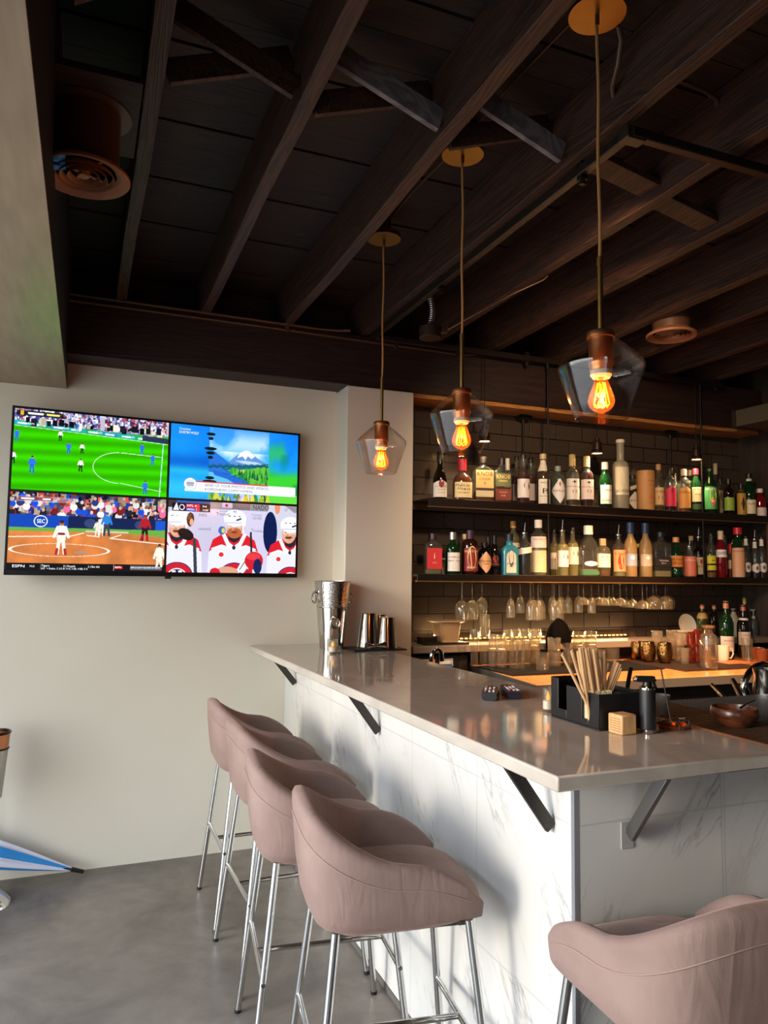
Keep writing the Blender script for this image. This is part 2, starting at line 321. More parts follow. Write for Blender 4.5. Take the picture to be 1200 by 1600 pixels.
# ================================================================ TIMBER CEILING
ORD=['first','second','third','fourth','fifth','sixth','seventh','eighth','ninth','tenth']
jx=[.132,.545,.992,1.435,1.853,2.248,2.735,3.125,3.56,3.965]
for i,x in enumerate(jx):
    mb=MB(); n=14
    for q in range(1):
        # slightly wavy old timber: sections along y
        vs=[];fs=[]
        for k in range(n+1):
            yy=-3.2+(4.155+3.2)*k/n; dx=.004*math.sin(k*1.9+i*2.3); dz=.004*math.sin(k*1.3+i)
            for (a,bz) in((-.024,2.806+dz),(.024,2.803+dz),(.024,3.03),(-.024,3.03)): vs.append((x+dx+a,yy,bz))
        for k in range(n):
            for j in range(4): fs.append((k*4+j,k*4+(j+1)%4,k*4+4+(j+1)%4,k*4+4+j))
        fs+=[(0,1,2,3),(n*4,n*4+3,n*4+2,n*4+1)]; mb.add(vs,fs)
    o=obj('ceiling_joist',mb,JOIST,bevel=.003)
    tag(o,f'dark rough timber ceiling joist, {ORD[i]} one to the right of the soffit box','joist','ceiling joists')
GREYW=wood('grey_brace_wood','564f50','7a7272',(4,4,4),.7,5,6,.3)
def brace(a,b,m,label,w=.07,t=.02,up=(0,1,0)):
    o=obj('bridging_brace',MB().beam(a,b,t,w,up) if 0 else MB().beam(a,b,w,t,up),m,bevel=.002); tag(o,label,'brace','diagonal bridging braces between joists')
def bay(i,y,m1,m2,d=.035,l1='',l2=''):
    xa,xb=jx[i]+.03,jx[i+1]-.03
    brace((xa,y,2.985),(xb,y,2.845),m1,l1); brace((xa,y+.075,2.845),(xb,y+.075,2.985),m2,l2)
yb=atx(690,215,.965).y
bay(0,yb+.02,JOIST,JOIST,l1='dark brace falling to the right towards the second joist',l2='brown brace rising to the right from the first joist')
bay(1,yb,GREYW,JOIST,l1='wide pale grey brace falling to the right onto the third joist',l2='dark brown brace rising behind the pale grey one left of the third joist')
bay(2,yb-.0,GREYW,JOIST,l1='pale grey brace falling right beside the middle pendant canopy',l2='dark brace rising right above the middle pendant canopy')
for i_,(qx,qy),l_ in((3,(985,272),'broad brown brace under the corner of the steel track'),(4,(1080,330),'broad brown brace between the fifth and sixth joists at upper right')):
    q_=atz(qx,qy,2.88); xa_,xb_=jx[i_]+.026,jx[i_+1]-.026
    brace((xa_,q_.y,2.915),(xb_,q_.y,2.845),JOIST,l_,w=.095,t=.022,up=(0,0,1))
xa=-.09
brace((xa,yb-.1,2.86),(jx[0]-.03,yb-.1,2.98),JOIST,'dark brace rising from the soffit box towards the first joist')
# conduits along the beam
def pipe(name,path,r,m,label,cat='pipe',grp='conduits and cables on the ceiling',n=8):
    return tag(obj(name,MB().tube(path,r,n),m),label,cat,grp)

pipe('conduit_pipe',[(-.11,3.868,2.803),(.6,3.868,2.803),(1.15,3.868,2.801),(1.26,3.86,2.803),(1.33,3.835,2.806)],.0085,CONDUIT,'brown conduit bending away from the beam towards the junction box',)
pipe('conduit_pipe',[(-.11,3.869,2.772),(.8,3.869,2.772),(1.5,3.869,2.768),(2.0,3.869,2.764),(2.08,3.866,2.768),(2.14,3.858,2.782),(2.17,3.848,2.80)],.008,CONDUIT,'lower brown conduit strapped along the face of the wall beam')
for x in(.98,1.62):
    tag(obj('pipe_strap',MB().bx(x-.008,x+.008,3.858,3.88,2.755,2.815),STEEL),('small metal strap holding the conduits right of the third joist' if x<1 else 'small metal strap on the lower conduit behind the far pendant cord'),'pipe strap')
# steel strut track: along y beside the fourth joist, across to the right, and back run
TZ=2.775
a=atz(985,208,TZ); xT=a.x; yA=a.y; yB=3.80
tr=thing('strut_track','dark steel strut track frame hung under the joists over the bar','track',(xT,yA,TZ))
def seg(nm,p,q): obj(nm,MB().beam(Vector(p)-Vector((xT,yA,TZ)),Vector(q)-Vector((xT,yA,TZ)),.03,.03),mat('3a3029',.4,.7),tr,bevel=.003)
seg('rail',(xT,yA,TZ),(xT,yB,TZ)); seg('rail',(xT,yA,TZ),(4.3,yA,TZ)); seg('rail',(xT,yB,TZ),(4.0,yB,TZ))
for(px,py,y0) in((440,690,0),):
    pass
for x,y,l in((xT,yA+.23,''),(xT,2.95,''),(1.98,yB,''),(2.45,yB,''),(3.95,yB,'')):
    obj('hanger',MB().bx(x-xT-.012,x-xT+.012,y-yA-.012,y-yA+.012,-.03,.035).cyl((x-xT,y-yA,-.045),(x-xT,y-yA,-.03),.009),mat('2d2723',.45,.7),tr)
obj('corner_bracket',MB().bx(-.02,.05,-.012,.03,-.02,.02),mat('4a4036',.4,.7),tr,bevel=.003)
# junction box with flexible conduit near the far end
jb=aty(672,520,3.35); jr=thing('junction_box','round brown junction box with ribbed flexible conduit rising from it','electrical box',tuple(jb))
obj('box_body',MB().cyl((0,0,-.03),(0,0,.03),.055,.055,20),mat('33241b',.5,.3),jr,bevel=.004)
mb=MB()
for k in range(16): mb.torus((0.012*math.sin(k*.25),0,.04+k*.011),.012,.012,.0045,14,6)
obj('flexible_conduit',mb,STEEL,jr); obj('mounting_ear',MB().bx(.06,.095,-.01,.01,.01,.045),STEEL,jr)
pipe('ceiling_cable',[aty(700,515,3.0),aty(745,490,2.9),aty(800,460,2.8),aty(850,437,2.75),aty(856,431,2.73)],.004,CONDUIT,'thin brown cable strung along the fifth joist','cable')
pipe('ceiling_cable',[atz(966,40,2.99),atz(971,62,2.97),atz(966,100,2.93),atz(957,135,2.9),atz(960,156,2.89)],.0075,CONDUIT,'brown cable looping down beside the nearest canopy','cable')
pipe('ceiling_cable',[atz(1062,125,3.0),atz(1100,142,3.0),atz(1120,155,2.99),atz(1124,190,2.96),atz(1125,215,2.93),atz(1131,223,2.92)],.007,CONDUIT,'brown cable stapled between the fourth and fifth joists at upper right','cable')
c1=atz(725,240,2.985);c2=atz(601,370,2.985);c0=atz(931,25,2.985)
pipe('ceiling_cable',[c0-Vector((.02,0,-.03)),c1.lerp(c0,.5)+Vector((-.03,0,.03)),c1-Vector((.02,0,-.03))],.004,CONDUIT,'thin cable running from the nearest canopy to the middle one','cable')
pipe('ceiling_cable',[c1-Vector((.02,0,-.03)),c1.lerp(c2,.5)+Vector((-.03,0,.03)),c2-Vector((.02,0,-.03))],.004,CONDUIT,'thin cable running from the middle canopy to the far one','cable')
# round air diffusers
def vent(c,r,zt,label,tape=False):
    t=thing('air_vent',label,'vent',tuple(c))
    obj('duct_collar',MB().lathe([(r*.74,.01),(r*.74,zt-c[2]),(r*.70,zt-c[2]),(r*.70,.01)],40),mat('5a3a28',.5,.1),t)
    obj('outer_ring',MB().lathe([(r*.72,.03),(r*.8,.022),(r,.004),(r,-.004),(r*.97,-.008),(r*.8,.004),(r*.72,.012),(r*.70,.02)],48),COPPERP,t)
    mb=MB()
    for q in(.6,.44,.28): mb.lathe([(r*q,.018),(r*(q+.06),.002),(r*(q+.07),-.006),(r*(q+.05),-.004),(r*q,.014)],40)
    mb.lathe([(0,-.004),(r*.12,-.002),(r*.14,.01),(0,.012)],20)
    for a in(.5,2.07,3.64,5.21): mb.beam((0,0,.008),(r*.75*math.cos(a),r*.75*math.sin(a),.008),.01,.004)
    obj('diffuser_louvres',mb,COPPERP,t)
    obj('throat_shade',MB().lathe([(0,.06),(r*.7,.06)],32),mat('0c0908',.9),t)  # near-black disc standing in for the shade inside the duct
    fl=zt-c[2]
    obj('ceiling_flange',MB().lathe([(r*.75,fl-.004),(r*.98,fl-.004),(r*.98,fl),(r*.75,fl)],40),mat('4a2f22',.5,.1),t)
    if zt<3: obj('mounting_board',MB().bx(-.085,.142,-.2,.2,fl,fl+.02),BOARD,t)
    if tape:
        mb=MB(); mb.box((-r*.66,-r*.42,-.006),(.075,.085,.002),Matrix.Rotation(R(-14),3,'Y')); mb.box((-r*.70,-r*.62,-.02),(.06,.03,.002),Matrix.Rotation(R(40),3,'X'))
        obj('blue_tape',mb,mat('2d7fd0',.6),t)['label']='strip of blue painter tape'
    return t
vent(atz(131,275,2.60),.128,2.79,'round copper coloured ceiling vent with blue tape beside the soffit box',True)
vent(atz(1049,524,2.74),.128,3.03,'round copper coloured ceiling vent on a short duct behind the nearest pendant')
# rectangular duct at the right
dct=thing('duct_box','dark square duct running along the right wall near the ceiling','duct',(4.24,2.6,2.52))
db=atz(1145,668,2.47)
obj('duct_body',MB().bx(db.x-4.24,.22,-1.6,db.y-2.6,-.05,.06),mat('5a5344',.4,.3),dct,bevel=.003)
obj('duct_seam',MB().bx(db.x-4.24-.004,.0,db.y-2.6-.03,db.y-2.6+.004,-.054,.064),mat('3d372d',.35,.6),dct)
# ================================================================ TELEVISION
EXPOSURE=0.35
class Pic:
    def __init__(s,w=448,h=252,bg='000000'):
        s.w,s.h=w,h; s.a=np.zeros((h,w,3)); s.a[:]=s.c(bg); s.Y,s.X=np.mgrid[0:h,0:w]; s.X=(s.X+.5)/w; s.Y=(s.Y+.5)/h; s.as_=w/h
    def c(s,x):
        x=x.lstrip('#'); return np.array([int(x[i:i+2],16)/255 for i in(0,2,4)])
    def put(s,m,col,al=1.0):
        m=np.clip(m.astype(float),0,1)*al; s.a=s.a*(1-m[...,None])+(s.c(col) if isinstance(col,str) else col)*m[...,None]
    def rect(s,x0,y0,x1,y1,col,al=1): s.put((s.X>=x0)&(s.X<x1)&(s.Y>=y0)&(s.Y<y1),col,al)
    def ell(s,x,y,rx,ry,col,al=1,rot=0,ring=0):
        dx=(s.X-x)*s.as_; dy=s.Y-y; ca,sa=math.cos(rot),math.sin(rot); u=(dx*ca+dy*sa)/rx; v=(-dx*sa+dy*ca)/ry
        d=u*u+v*v; m=d<1
        if ring: m=m&(d>(1-ring)**2)
        s.put(m,col,al)
    def poly(s,pts,col,al=1):
        m=np.zeros(s.X.shape,bool); n=len(pts)
        for i in range(n):
            x0,y0=pts[i];x1,y1=pts[(i+1)%n]
            if y0==y1: continue
            c=((s.Y>y0)!=(s.Y>y1))&(s.X<(x1-x0)*(s.Y-y0)/(y1-y0)+x0); m^=c
        s.put(m,col,al)
    def line(s,x0,y0,x1,y1,w,col,al=1):
        ax,bx=x0*s.as_,x1*s.as_; dx,dy=bx-ax,y1-y0; L2=dx*dx+dy*dy+1e-12; px=s.X*s.as_
        t=np.clip(((px-ax)*dx+(s.Y-y0)*dy)/L2,0,1); s.put(np.hypot(px-ax-t*dx,s.Y-y0-t*dy)<w,col,al)
    def noise(s,n,seed,f=6):
        r=np.random.default_rng(seed); g=r.random((f*9//16+3,f+3)); yy=s.Y*(f*9/16); xx=s.X*f; i=yy.astype(int); j=xx.astype(int); fy=yy-i; fx=xx-j
        fy=fy*fy*(3-2*fy); fx=fx*fx*(3-2*fx)
        return g[i,j]*(1-fy)*(1-fx)+g[i+1,j]*fy*(1-fx)+g[i,j+1]*(1-fy)*fx+g[i+1,j+1]*fy*fx
    def fbm(s,seed,f=4): return sum(s.noise(0,seed+k,f*2**k)*.5**(k+1) for k in range(5))
    def crowd(s,x0,y0,x1,y1,cols,n,seed,r=.012):
        g=np.random.default_rng(seed)
        for _ in range(n):
            x=x0+(x1-x0)*g.random(); y=y0+(y1-y0)*g.random(); rr=r*(.5+g.random()); c=cols[g.integers(len(cols))]
            iy0,iy1=int(max(0,(y-rr*1.5)*s.h)),int(min(s.h,(y+rr*1.5)*s.h)+1); ix0,ix1=int(max(0,(x-rr/s.as_)*s.w)),int(min(s.w,(x+rr/s.as_)*s.w)+1)
            s.a[iy0:iy1,ix0:ix1]=s.c(c)*(.75+.35*g.random())
    def man(s,x,y,h,top,bot,skin='c79a76',hair='2a1c14',leg=None):
        """small standing figure, feet at (x,y)"""
        s.line(x-.05*h/s.as_,y-.45*h,x-.09*h/s.as_,y,.045*h,leg or bot); s.line(x+.05*h/s.as_,y-.45*h,x+.1*h/s.as_,y,.045*h,leg or bot)
        s.ell(x,y-.45*h,.12*h,.12*h,bot); s.ell(x,y-.67*h,.13*h,.2*h,top); s.line(x-.1*h/s.as_,y-.8*h,x-.19*h/s.as_,y-.5*h,.04*h,top); s.line(x+.1*h/s.as_,y-.8*h,x+.19*h/s.as_,y-.5*h,.04*h,top)
        s.ell(x,y-.93*h,.065*h,.08*h,skin); s.ell(x,y-.97*h,.066*h,.05*h,hair)
def soccer():
    p=Pic(bg='35c800'); p.a[:]=p.a*(.93+.1*np.sin(p.Y*44+p.X*3))[...,None]+.02*(p.fbm(3,10)-.5)[...,None]
    p.rect(0,0,1,.2,'8d88b8'); p.crowd(0,0,1,.165,['ffffff','e9e6f5','5a5bb0','3c3f8c','c9c5e6','2c2d55','9d9ccb','b6474a'],5200,5,.011)
    p.poly([(0,.145),(1,.235),(1,.29),(0,.205)],'2aa8a0')
    for k in range(9): p.poly([(k*.11,.148+k*.0099),(k*.11+.105,.158+k*.0099),(k*.11+.105,.212+k*.0099),(k*.11,.202+k*.0099)],['1fa7a0','23a46c','2b8fae'][k%3])
    for k in range(9): p.line(k*.11+.025,.18+k*.0099,k*.11+.075,.184+k*.0099,.011,'e8fff6',.9)
    p.poly([(.82,.2),(1,.222),(1,.29),(.82,.272)],'2b3350'); p.line(0,.212,1,.3,.003,'cfeec0'); p.crowd(.05,.13,.95,.17,['1b1c2c','10111c','e0d8c0'],45,9,.02)
    for x in(.535,.985): p.rect(x,0.02,x+.03,.19,'b9b3c8')
    p.line(.965,.305,.95,1,.005,'bfe8ee'); t=np.linspace(0,1,60)
    pts=[(.5+.18-.18*math.cos(a),.655+.2*math.sin(a)*1.0+.0) for a in np.linspace(-1.5,1.5,40)]
    for a,b in zip(pts,pts[1:]): p.line(a[0],a[1],b[0],b[1],.0035,'d8f5c8')
    p.line(.68,.455,.96,.475,.0035,'d8f5c8'); p.line(.68,.85,.96,.93,.0035,'d8f5c8')
    for x,y,h in((.02,.4,.14),(.34,.51,.14),(.12,.78,.2),(.82,.45,.14),(.895,.58,.14),(.85,.97,.17),(.39,.215,.1)): p.man(x,y,h,'2f6fe0','2a5fd0')
    for x,y,h in((.285,.36,.13),(.425,.5,.13),(.42,.73,.16),(.005,.68,.15)): p.man(x,y,h,'f2f0ea','20202a',leg='101018')
    p.rect(.012,.02,.3,.085,'101418',.85); p.rect(.035,.025,.055,.08,'e3a62c'); p.line(.09,.05,.17,.05,.012,'ffffff'); p.line(.2,.05,.27,.05,.012,'e8e06a')
    return p
def landscape():
    p=Pic(bg='1c7fe8'); n=p.fbm(21,3); g=np.clip(p.Y*1.1,0,1)
    base=np.stack([.02+.12*n,.36+.28*n+.1*g,.86+.1*n],-1); p.a[:]=base
    p.put(np.exp(-((p.Y-.62)/.06)**2)*(p.X<.3),'2fc6e0',.75); p.put(np.exp(-((p.Y-.5)/.1)**2)*(p.X<.3),'0a3fb0',.5); p.put((np.exp(-((p.Y-.85)/.14)**2))*(p.X<.3),'35c0ff',.8)
    m=(p.X>.76); gn=p.noise(0,33,7); p.put(m*np.clip((gn+p.Y*1.3-.85)*2.2,0,1),'39c832'); p.put(m*np.clip((p.noise(0,35,9)-.55)*3,0,1)*(p.Y>.3),'0c7a4a',.7); p.put(m*(p.Y>.88),'7de04a',.6)
    x0,x1=.29,.76; M=(p.X>x0)&(p.X<x1); sky=np.stack([.2+.15*p.Y,.55+.3*p.Y,.95+0*p.Y],-1); p.a=np.where(M[...,None],sky,p.a)
    cl=np.clip((p.fbm(41,5)-.45)*5,0,1)*np.exp(-((p.Y-.2)/.16)**2); p.put(cl*M,'ffffff',.6); p.put(M*np.clip((p.fbm(44,6)-.5)*5,0,1)*(np.abs(p.Y-.38)<.06),'ffffff',.7)
    q=lambda a,col,al=1: p.poly([(x0+u*(x1-x0),v) for u,v in a],col,al)
    q([(.32,.46),(.5,.33),(.6,.285),(.66,.29),(.8,.38),(1,.47),(1,.55),(.3,.55)],'5d8fd0'); q([(.5,.33),(.6,.285),(.66,.29),(.76,.36),(.7,.4),(.64,.36),(.6,.42),(.55,.37),(.46,.4)],'e8f1fb'); q([(.42,.44),(.6,.43),(.8,.44),(.9,.47),(.6,.48)],'cfe2f5',.8)
    q([(0,.28),(.2,.4),(.42,.52),(.6,.56),(.6,.62),(0,.66)],'2a6fd0'); q([(.2,.56),(.5,.52),(1,.45),(1,.7),(.7,.66),(.3,.6)],'1c6a86')
    q([(.3,.58),(.45,.56),(.7,.54),(1,.46),(1,.98),(.93,.95),(.85,.83),(.6,.67)],'63b83c'); q([(.4,.575),(.6,.56),(.62,.62)],'c9d86a')
    g2=np.random.default_rng(4)
    for k in range(90):
        u=.35+.65*g2.random(); lo=.56+ (u-.35)*.55; v=.53+(lo-.53)*g2.random()+ .02; s_=.02+.04*g2.random(); x=x0+u*(x1-x0)
        p.poly([(x-s_*.22,v+s_),(x,v-s_*1.2),(x+s_*.22,v+s_)],['1d7a3a','2c9a34','57b83a','0f5c3c'][k%4])
    for k in range(60):
        u=k/60; x=x0+u*(x1-x0); v=.53+.03*math.sin(k)*.3-.06*u; p.poly([(x-.006,v+.03),(x,v-.025),(x+.006,v+.03)],'14586a')
    q([(0,.62),(.2,.62),(.5,.72),(.8,.88),(.85,1),(0,1)],'5bb8f2'); q([(.05,.6),(.3,.62),(.6,.7),(.8,.86),(.83,.98),(.62,.84),(.3,.7),(.1,.66)],'1a58c0',.85); q([(0,.84),(.3,.9),(.7,.94),(.9,1),(0,1)],'2f7ad8',.5)
    for k in range(46):
        u=g2.random(); v=.9+.1*g2.random(); s_=.03+.05*g2.random(); x=x0+u*(x1-x0); p.poly([(x-s_*.3,v+s_),(x,v-s_),(x+s_*.3,v+s_)],['3f8a2a','7fb034','1c5c2c','c8c84a'][k%4])
    for v,w in((.1,.1),(.16,.06),(.3,.14),(.36,.1),(.42,.06),(.7,.1),(.75,.16),(.8,.2),(.85,.22)):
        p.ell(x0+.01,v,w*.6,.022,'0e1c18')
    p.line(x0+.23,.86,x0+.23,.78,.004,'1c2c50')
    p.rect(.115,.76,.985,.895,'e8ecf6'); p.rect(.115,.753,.76,.768,'d8342c'); p.ell(.155,.80,.085,.085,'f4f6fa'); p.ell(.155,.80,.085,.085,'8a94a8',1,0,.06); p.ell(.155,.80,.06,.06,'b9c2d2',.5)
    for a,b in(((.13,.785),(.18,.785)),((.13,.80),(.18,.80)),((.135,.82),(.175,.82))): p.line(a[0],a[1],b[0],b[1],.006,'77839c')
    return p
def ball():
    p=Pic(bg='c7733c'); n=p.fbm(61,12); p.a[:]=p.c('cf7c42')*(.82+.36*n)[...,None]
    p.rect(0,0,1,.29,'1b2030'); p.crowd(0,.0,1,.26,['15171f','2a2f45','d8d2c8','b89a86','1d3fae','2356d8','8a3a34','e0574a','5a6072','c7b8a8','10131c','3b4468'],2600,8,.02)
    g=np.random.default_rng(2)
    for k in range(60):
        x=g.random(); y=.06+.2*g.random(); p.ell(x,y+.035,.04,.045,['1c4ed0','23242e','d9d6d0','e46a9a','7a1f24','f0efe9','2c3a78'][k%7]); p.ell(x,y-.02,.017,.024,['d0a184','8a5c42','e3c3ab'][k%3])
    p.rect(0,.285,1,.45,'17244e'); p.rect(0,.285,.36,.45,'1746b0'); p.rect(.93,.3,1,.46,'1a52c8'); p.ell(.19,.365,.075,.075,'ffffff',1,0,.13)
    for x in(.5,.83): p.ell(x,.37,.07,.06,'5a6a94',.45)
    p.poly([(0,.45),(1,.43),(1,.53),(.65,.48),(0,.5)],'6aa544'); p.rect(.47,.465,.75,.49,'e0d9c8',.7)
    p.line(0,.575,.38,.545,.006,'f2e8da'); p.line(.38,.545,.46,.5,.006,'f2e8da'); p.line(.63,.56,1,.62,.006,'f2e8da'); p.line(.63,.56,.7,.51,.006,'f2e8da'); p.line(.48,.53,.56,.545,.006,'f2e8da')
    p.ell(.32,.73,.56,.085,'f3ead9',1,0,.06); p.ell(.32,.73,.52,.075,'c06f3a',.25); p.ell(.45,.755,.08,.012,'9a8f86'); p.rect(0,.9,1,1,'15161a')
    p.rect(.04,.05,.4,.12,'c9ccd4',.45); p.rect(.05,.06,.26,.105,'7a1f30',.7); p.line(.07,.082,.14,.082,.01,'ffffff'); p.line(.2,.082,.24,.082,.01,'ffffff')
    p.man(.32,.77,.42,'f0ece2','e9e4d8','b4633c','2c2a35',leg='efe9dc'); p.line(.297,.72,.293,.78,.016,'a8322c'); p.line(.345,.72,.35,.78,.016,'a8322c'); p.line(.305,.52,.335,.52,.015,'8a2c2c')
    p.man(.57,.52,.25,'efe9dc','efe9dc','b4633c','e8e2d6'); p.man(.545,.53,.2,'e3ddd0','e3ddd0'); p.man(.605,.52,.3,'2b7fd0','3c4050','b4825e','1d4f9c'); p.man(.86,.57,.34,'a8222c','2a1a22','8a5a40','a01f28',leg='1c1418')
    p.line(.845,.5,.835,.57,.014,'b02030'); p.line(.875,.5,.88,.57,.014,'b02030'); p.man(.965,.98,.34,'eee8da','e9e3d5','b4633c','1c2c20'); p.rect(0,.9,1,1,'15161a',.999)
    p.rect(.2,.915,.203,.985,'7a7c84'); p.rect(.66,.91,.663,.99,'c8c9cc'); p.rect(.665,.925,.72,.965,'c02028'); p.rect(.77,.915,.985,.975,'9a9ba4',.55); p.man(.965,.92,.3,'eee8da','e9e3d5','b4633c','1c2c20')
    return p
def hockey():
    p=Pic(bg='c9c4dc'); p.a[:]=p.c('cbc6e0')*(.94+.1*p.noise(0,71,3))[...,None]
    p.rect(.12,0,1,.1,'8f8a94'); p.rect(.0,.0,.3,.1,'3c3438'); p.rect(.4,0,.48,.07,'c8b8cc'); p.rect(.48,0,.62,.09,'6f6a72'); p.ell(.435,.04,.02,.02,'c0283a')
    # standing figure behind on the right
    p.poly([(.77,.0),(.9,.0),(.98,.1),(.97,.55),(.78,.6),(.74,.3)],'c9c9da'); p.ell(.785,.4,.1,.3,'101c4a'); p.ell(.84,.03,.04,.1,'e8794c',.8)
    def player(cx,cy,s,beard,red='d2202c',tilt=0,helm='e9eaf4',side=0):
        X=lambda u:cx+u*s/p.as_; Y=lambda v:cy+v*s
        P=lambda pts,c,al=1:p.poly([(X(u),Y(v)) for u,v in pts],c,al)
        P([(-1.0,1.05),(-.85,.5),(-.45,.27),(.45,.27),(.85,.5),(1.0,1.05),(1.05,2.4),(-1.05,2.4)],'dfe0f2'); P([(-1.0,1.0),(-.85,.5),(-.42,.22),(.42,.22),(.85,.5),(1.0,1.0),(.5,.72),(.2,.82),(-.2,.82),(-.5,.72)],red)
        P([(-.9,.86),(-.5,.70),(-.2,.80),(.2,.80),(.5,.70),(.9,.86),(.9,.93),(.5,.78),(.2,.88),(-.2,.88),(-.5,.78),(-.9,.93)],'f0f0fa')
        P([(-.38,.2),(-.2,.6),(0,.75),(.2,.6),(.38,.2),(.52,.24),(.3,.75),(0,.95),(-.3,.75),(-.52,.24)],'eceef8'); P([(-.3,.1),(.3,.1),(.22,.5),(0,.62),(-.22,.5)],'2c2430'); p.ell(X(0),Y(.82),.07*s,.09*s,'2a2c38'); p.ell(X(-.5),Y(1.12),.13*s,.13*s,'f6f4f8'); p.ell(X(-.5),Y(1.12),.1*s,.1*s,'d83038')
        fx=X(side*.06); p.ell(fx,Y(-.02),.31*s,.43*s,'d59c80'); p.ell(fx-.1*s/p.as_,Y(.02),.16*s,.3*s,'e2b093',.6)
        if beard: p.ell(fx,Y(.2),.29*s,.23*s,'b5623a'); p.ell(fx,Y(.17),.13*s,.06*s,'8a3f2a')
        else: p.ell(fx-.02*s/p.as_,Y(.17),.14*s,.05*s,'7c4136'); p.ell(fx,Y(.13),.17*s,.035*s,'4a2c22',.8)
        for q in(-.13,.12): p.ell(fx+q*s/p.as_,Y(-.08),.045*s,.028*s,'3c2c28'); p.ell(fx+q*s/p.as_,Y(-.15),.08*s,.02*s,'4a3228')
        p.ell(fx-.01,Y(.05),.05*s,.07*s,'c4876c'); p.ell(X(.36),Y(.0),.07*s,.12*s,'c98e72')
        p.ell(X(.02),Y(-.42),.46*s,.36*s,helm); P([(-.43,-.42),(.48,-.42),(.46,-.1),(.34,-.12),(.28,-.24),(-.34,-.22),(-.42,-.2)],helm); P([(-.4,-.24),(.3,-.26),(.3,-.21),(-.4,-.19)],'c3c5d6'); P([(.3,-.2),(.42,-.2),(.4,.2),(.34,.22)],'e6e7f2',.9); P([(-.36,-.16),(.28,-.18),(.27,.0),(-.33,.02)],'f4f7ff',.28)
        for q in(-.2,0,.2): p.ell(X(q),Y(-.5),.05*s,.02*s,'4a4c60')
        p.line(X(.1),Y(-.34),X(.25),Y(-.4),.012,'3c3e50')
        # chest crest: broad C with an H inside
        e=(X(.05),Y(2.0)); p.ell(e[0],e[1],.62*s,.56*s,'1b2a6a'); p.ell(e[0],e[1],.58*s,.52*s,'c8202e'); p.ell(e[0],e[1],.36*s,.3*s,'f4f4fa'); p.ell(e[0],e[1],.32*s,.26*s,'1b2a6a'); p.rect(e[0]-.2*s/p.as_,e[1]-.2*s,e[0]+.2*s/p.as_,e[1]+.3*s,'f0f0f8'); p.rect(e[0]-.05*s/p.as_,e[1]-.24*s,e[0]+.05*s/p.as_,e[1]-.05*s,'1b2a6a'); p.rect(e[0]-.05*s/p.as_,e[1]+.06*s,e[0]+.05*s/p.as_,e[1]+.3*s,'1b2a6a')
    player(.95,.42,.33,False,side=-1); player(.07,.38,.33,False); player(.5,.36,.34,True)
    p.ell(.125,.2,.1,.12,'e7e8f2'); p.ell(.165,.26,.05,.1,'1c1c24'); p.ell(.175,.3,.025,.05,'d59c80')
    p.line(.2,.55,.215,1.0,.022,'3a3c48'); p.ell(.135,.47,.11,.075,'15161c',1,.5); p.line(.63,.42,.64,.75,.014,'25262e'); p.poly([(.52,.98),(.6,.7),(.63,.7),(.66,.78),(.58,1)],'eceef4'); p.line(.55,.95,.62,.74,.006,'2a2c38')
    p.ell(.66,.82,.13,.13,'c8202e'); p.ell(.655,.76,.1,.05,'de3a42'); p.rect(.615,.86,.65,1.0,'c8202e'); p.ell(.69,.9,.06,.11,'1a2454'); p.ell(.46,.97,.14,.06,'d59c80',1,.1); p.ell(.36,.99,.07,.06,'c8202e')
    p.ell(.405,.4,.05,.06,'3f66b8'); p.ell(.415,.4,.025,.035,'d8c84a')
    p.rect(.06,.0,.31,.03,'2456b0'); p.rect(.03,.035,.31,.15,'0d1120',.95); p.rect(.13,.045,.2,.095,'c8283a'); p.rect(.13,.098,.2,.145,'2646b0'); p.rect(.2,.045,.23,.145,'e03048'); p.ell(.1,.095,.035,.04,'e8e8f0',1,0,.25); p.poly([(.035,.14),(.06,.03),(.08,.14)],'dfe2ea')
    return p
tl=aty(22,633,3.885); bl=aty(3,898,3.885); tr_=aty(469,678,3.998); br_=aty(464,903,3.998)
PL=(tl+bl)/2; PR=(tr_+br_)/2; TVW=(Vector((PR.x,PR.y))-Vector((PL.x,PL.y))).length; TVA=math.atan2(PR.y-PL.y,PR.x-PL.x)
zb=(bl.z+br_.z)/2; TVH=(tl.z+tr_.z)/2-zb
tv=thing('television','large black flat television on the cream wall showing four sports and news pictures','television',(PL.x,PL.y,zb),TVA)
obj('casing',MB().bx(0,TVW,.004,.055,0,TVH).bx(TVW*.25,TVW*.75,.05,.075,TVH*.2,TVH*.8),BLACKP,tv,bevel=.002)
obj('bezel',MB().bx(0,TVW,-.002,.006,0,.022).bx(0,TVW,-.002,.006,TVH-.010,TVH).bx(0,.010,-.002,.006,0,TVH).bx(TVW-.010,TVW,-.002,.006,0,TVH),mat('0b0b0c',.3),tv)
obj('wall_bracket',MB().bx(TVW*.2,TVW*.5,.07,.11,TVH*.35,TVH*.65).beam((TVW*.5,.08,TVH*.5),(TVW*.5,.095,TVH*.5),.2,.2),BLACKM,tv)
obj('foot_sensor',MB().bx(TVW*.51,TVW*.53,.0,.02,-.012,0),BLACKP,tv)
def screen_mat():
    m,nt,o=newmat('screen_picture'); at=N(nt,'ShaderNodeVertexColor'); at.layer_name='picture'
    e=N(nt,'ShaderNodeEmission'); e.inputs['Strength'].default_value=1.25*2**-EXPOSURE; L(nt,at.outputs[0],e.inputs[0])
    g=N(nt,'ShaderNodeBsdfGlossy'); g.inputs['Roughness'].default_value=.12; g.inputs[0].default_value=(.03,.03,.03,1)
    a=N(nt,'ShaderNodeAddShader'); L(nt,e.outputs[0],a.inputs[0]); L(nt,g.outputs[0],a.inputs[1]); L(nt,a.outputs[0],o.inputs[0]); return m
SCRM=screen_mat()
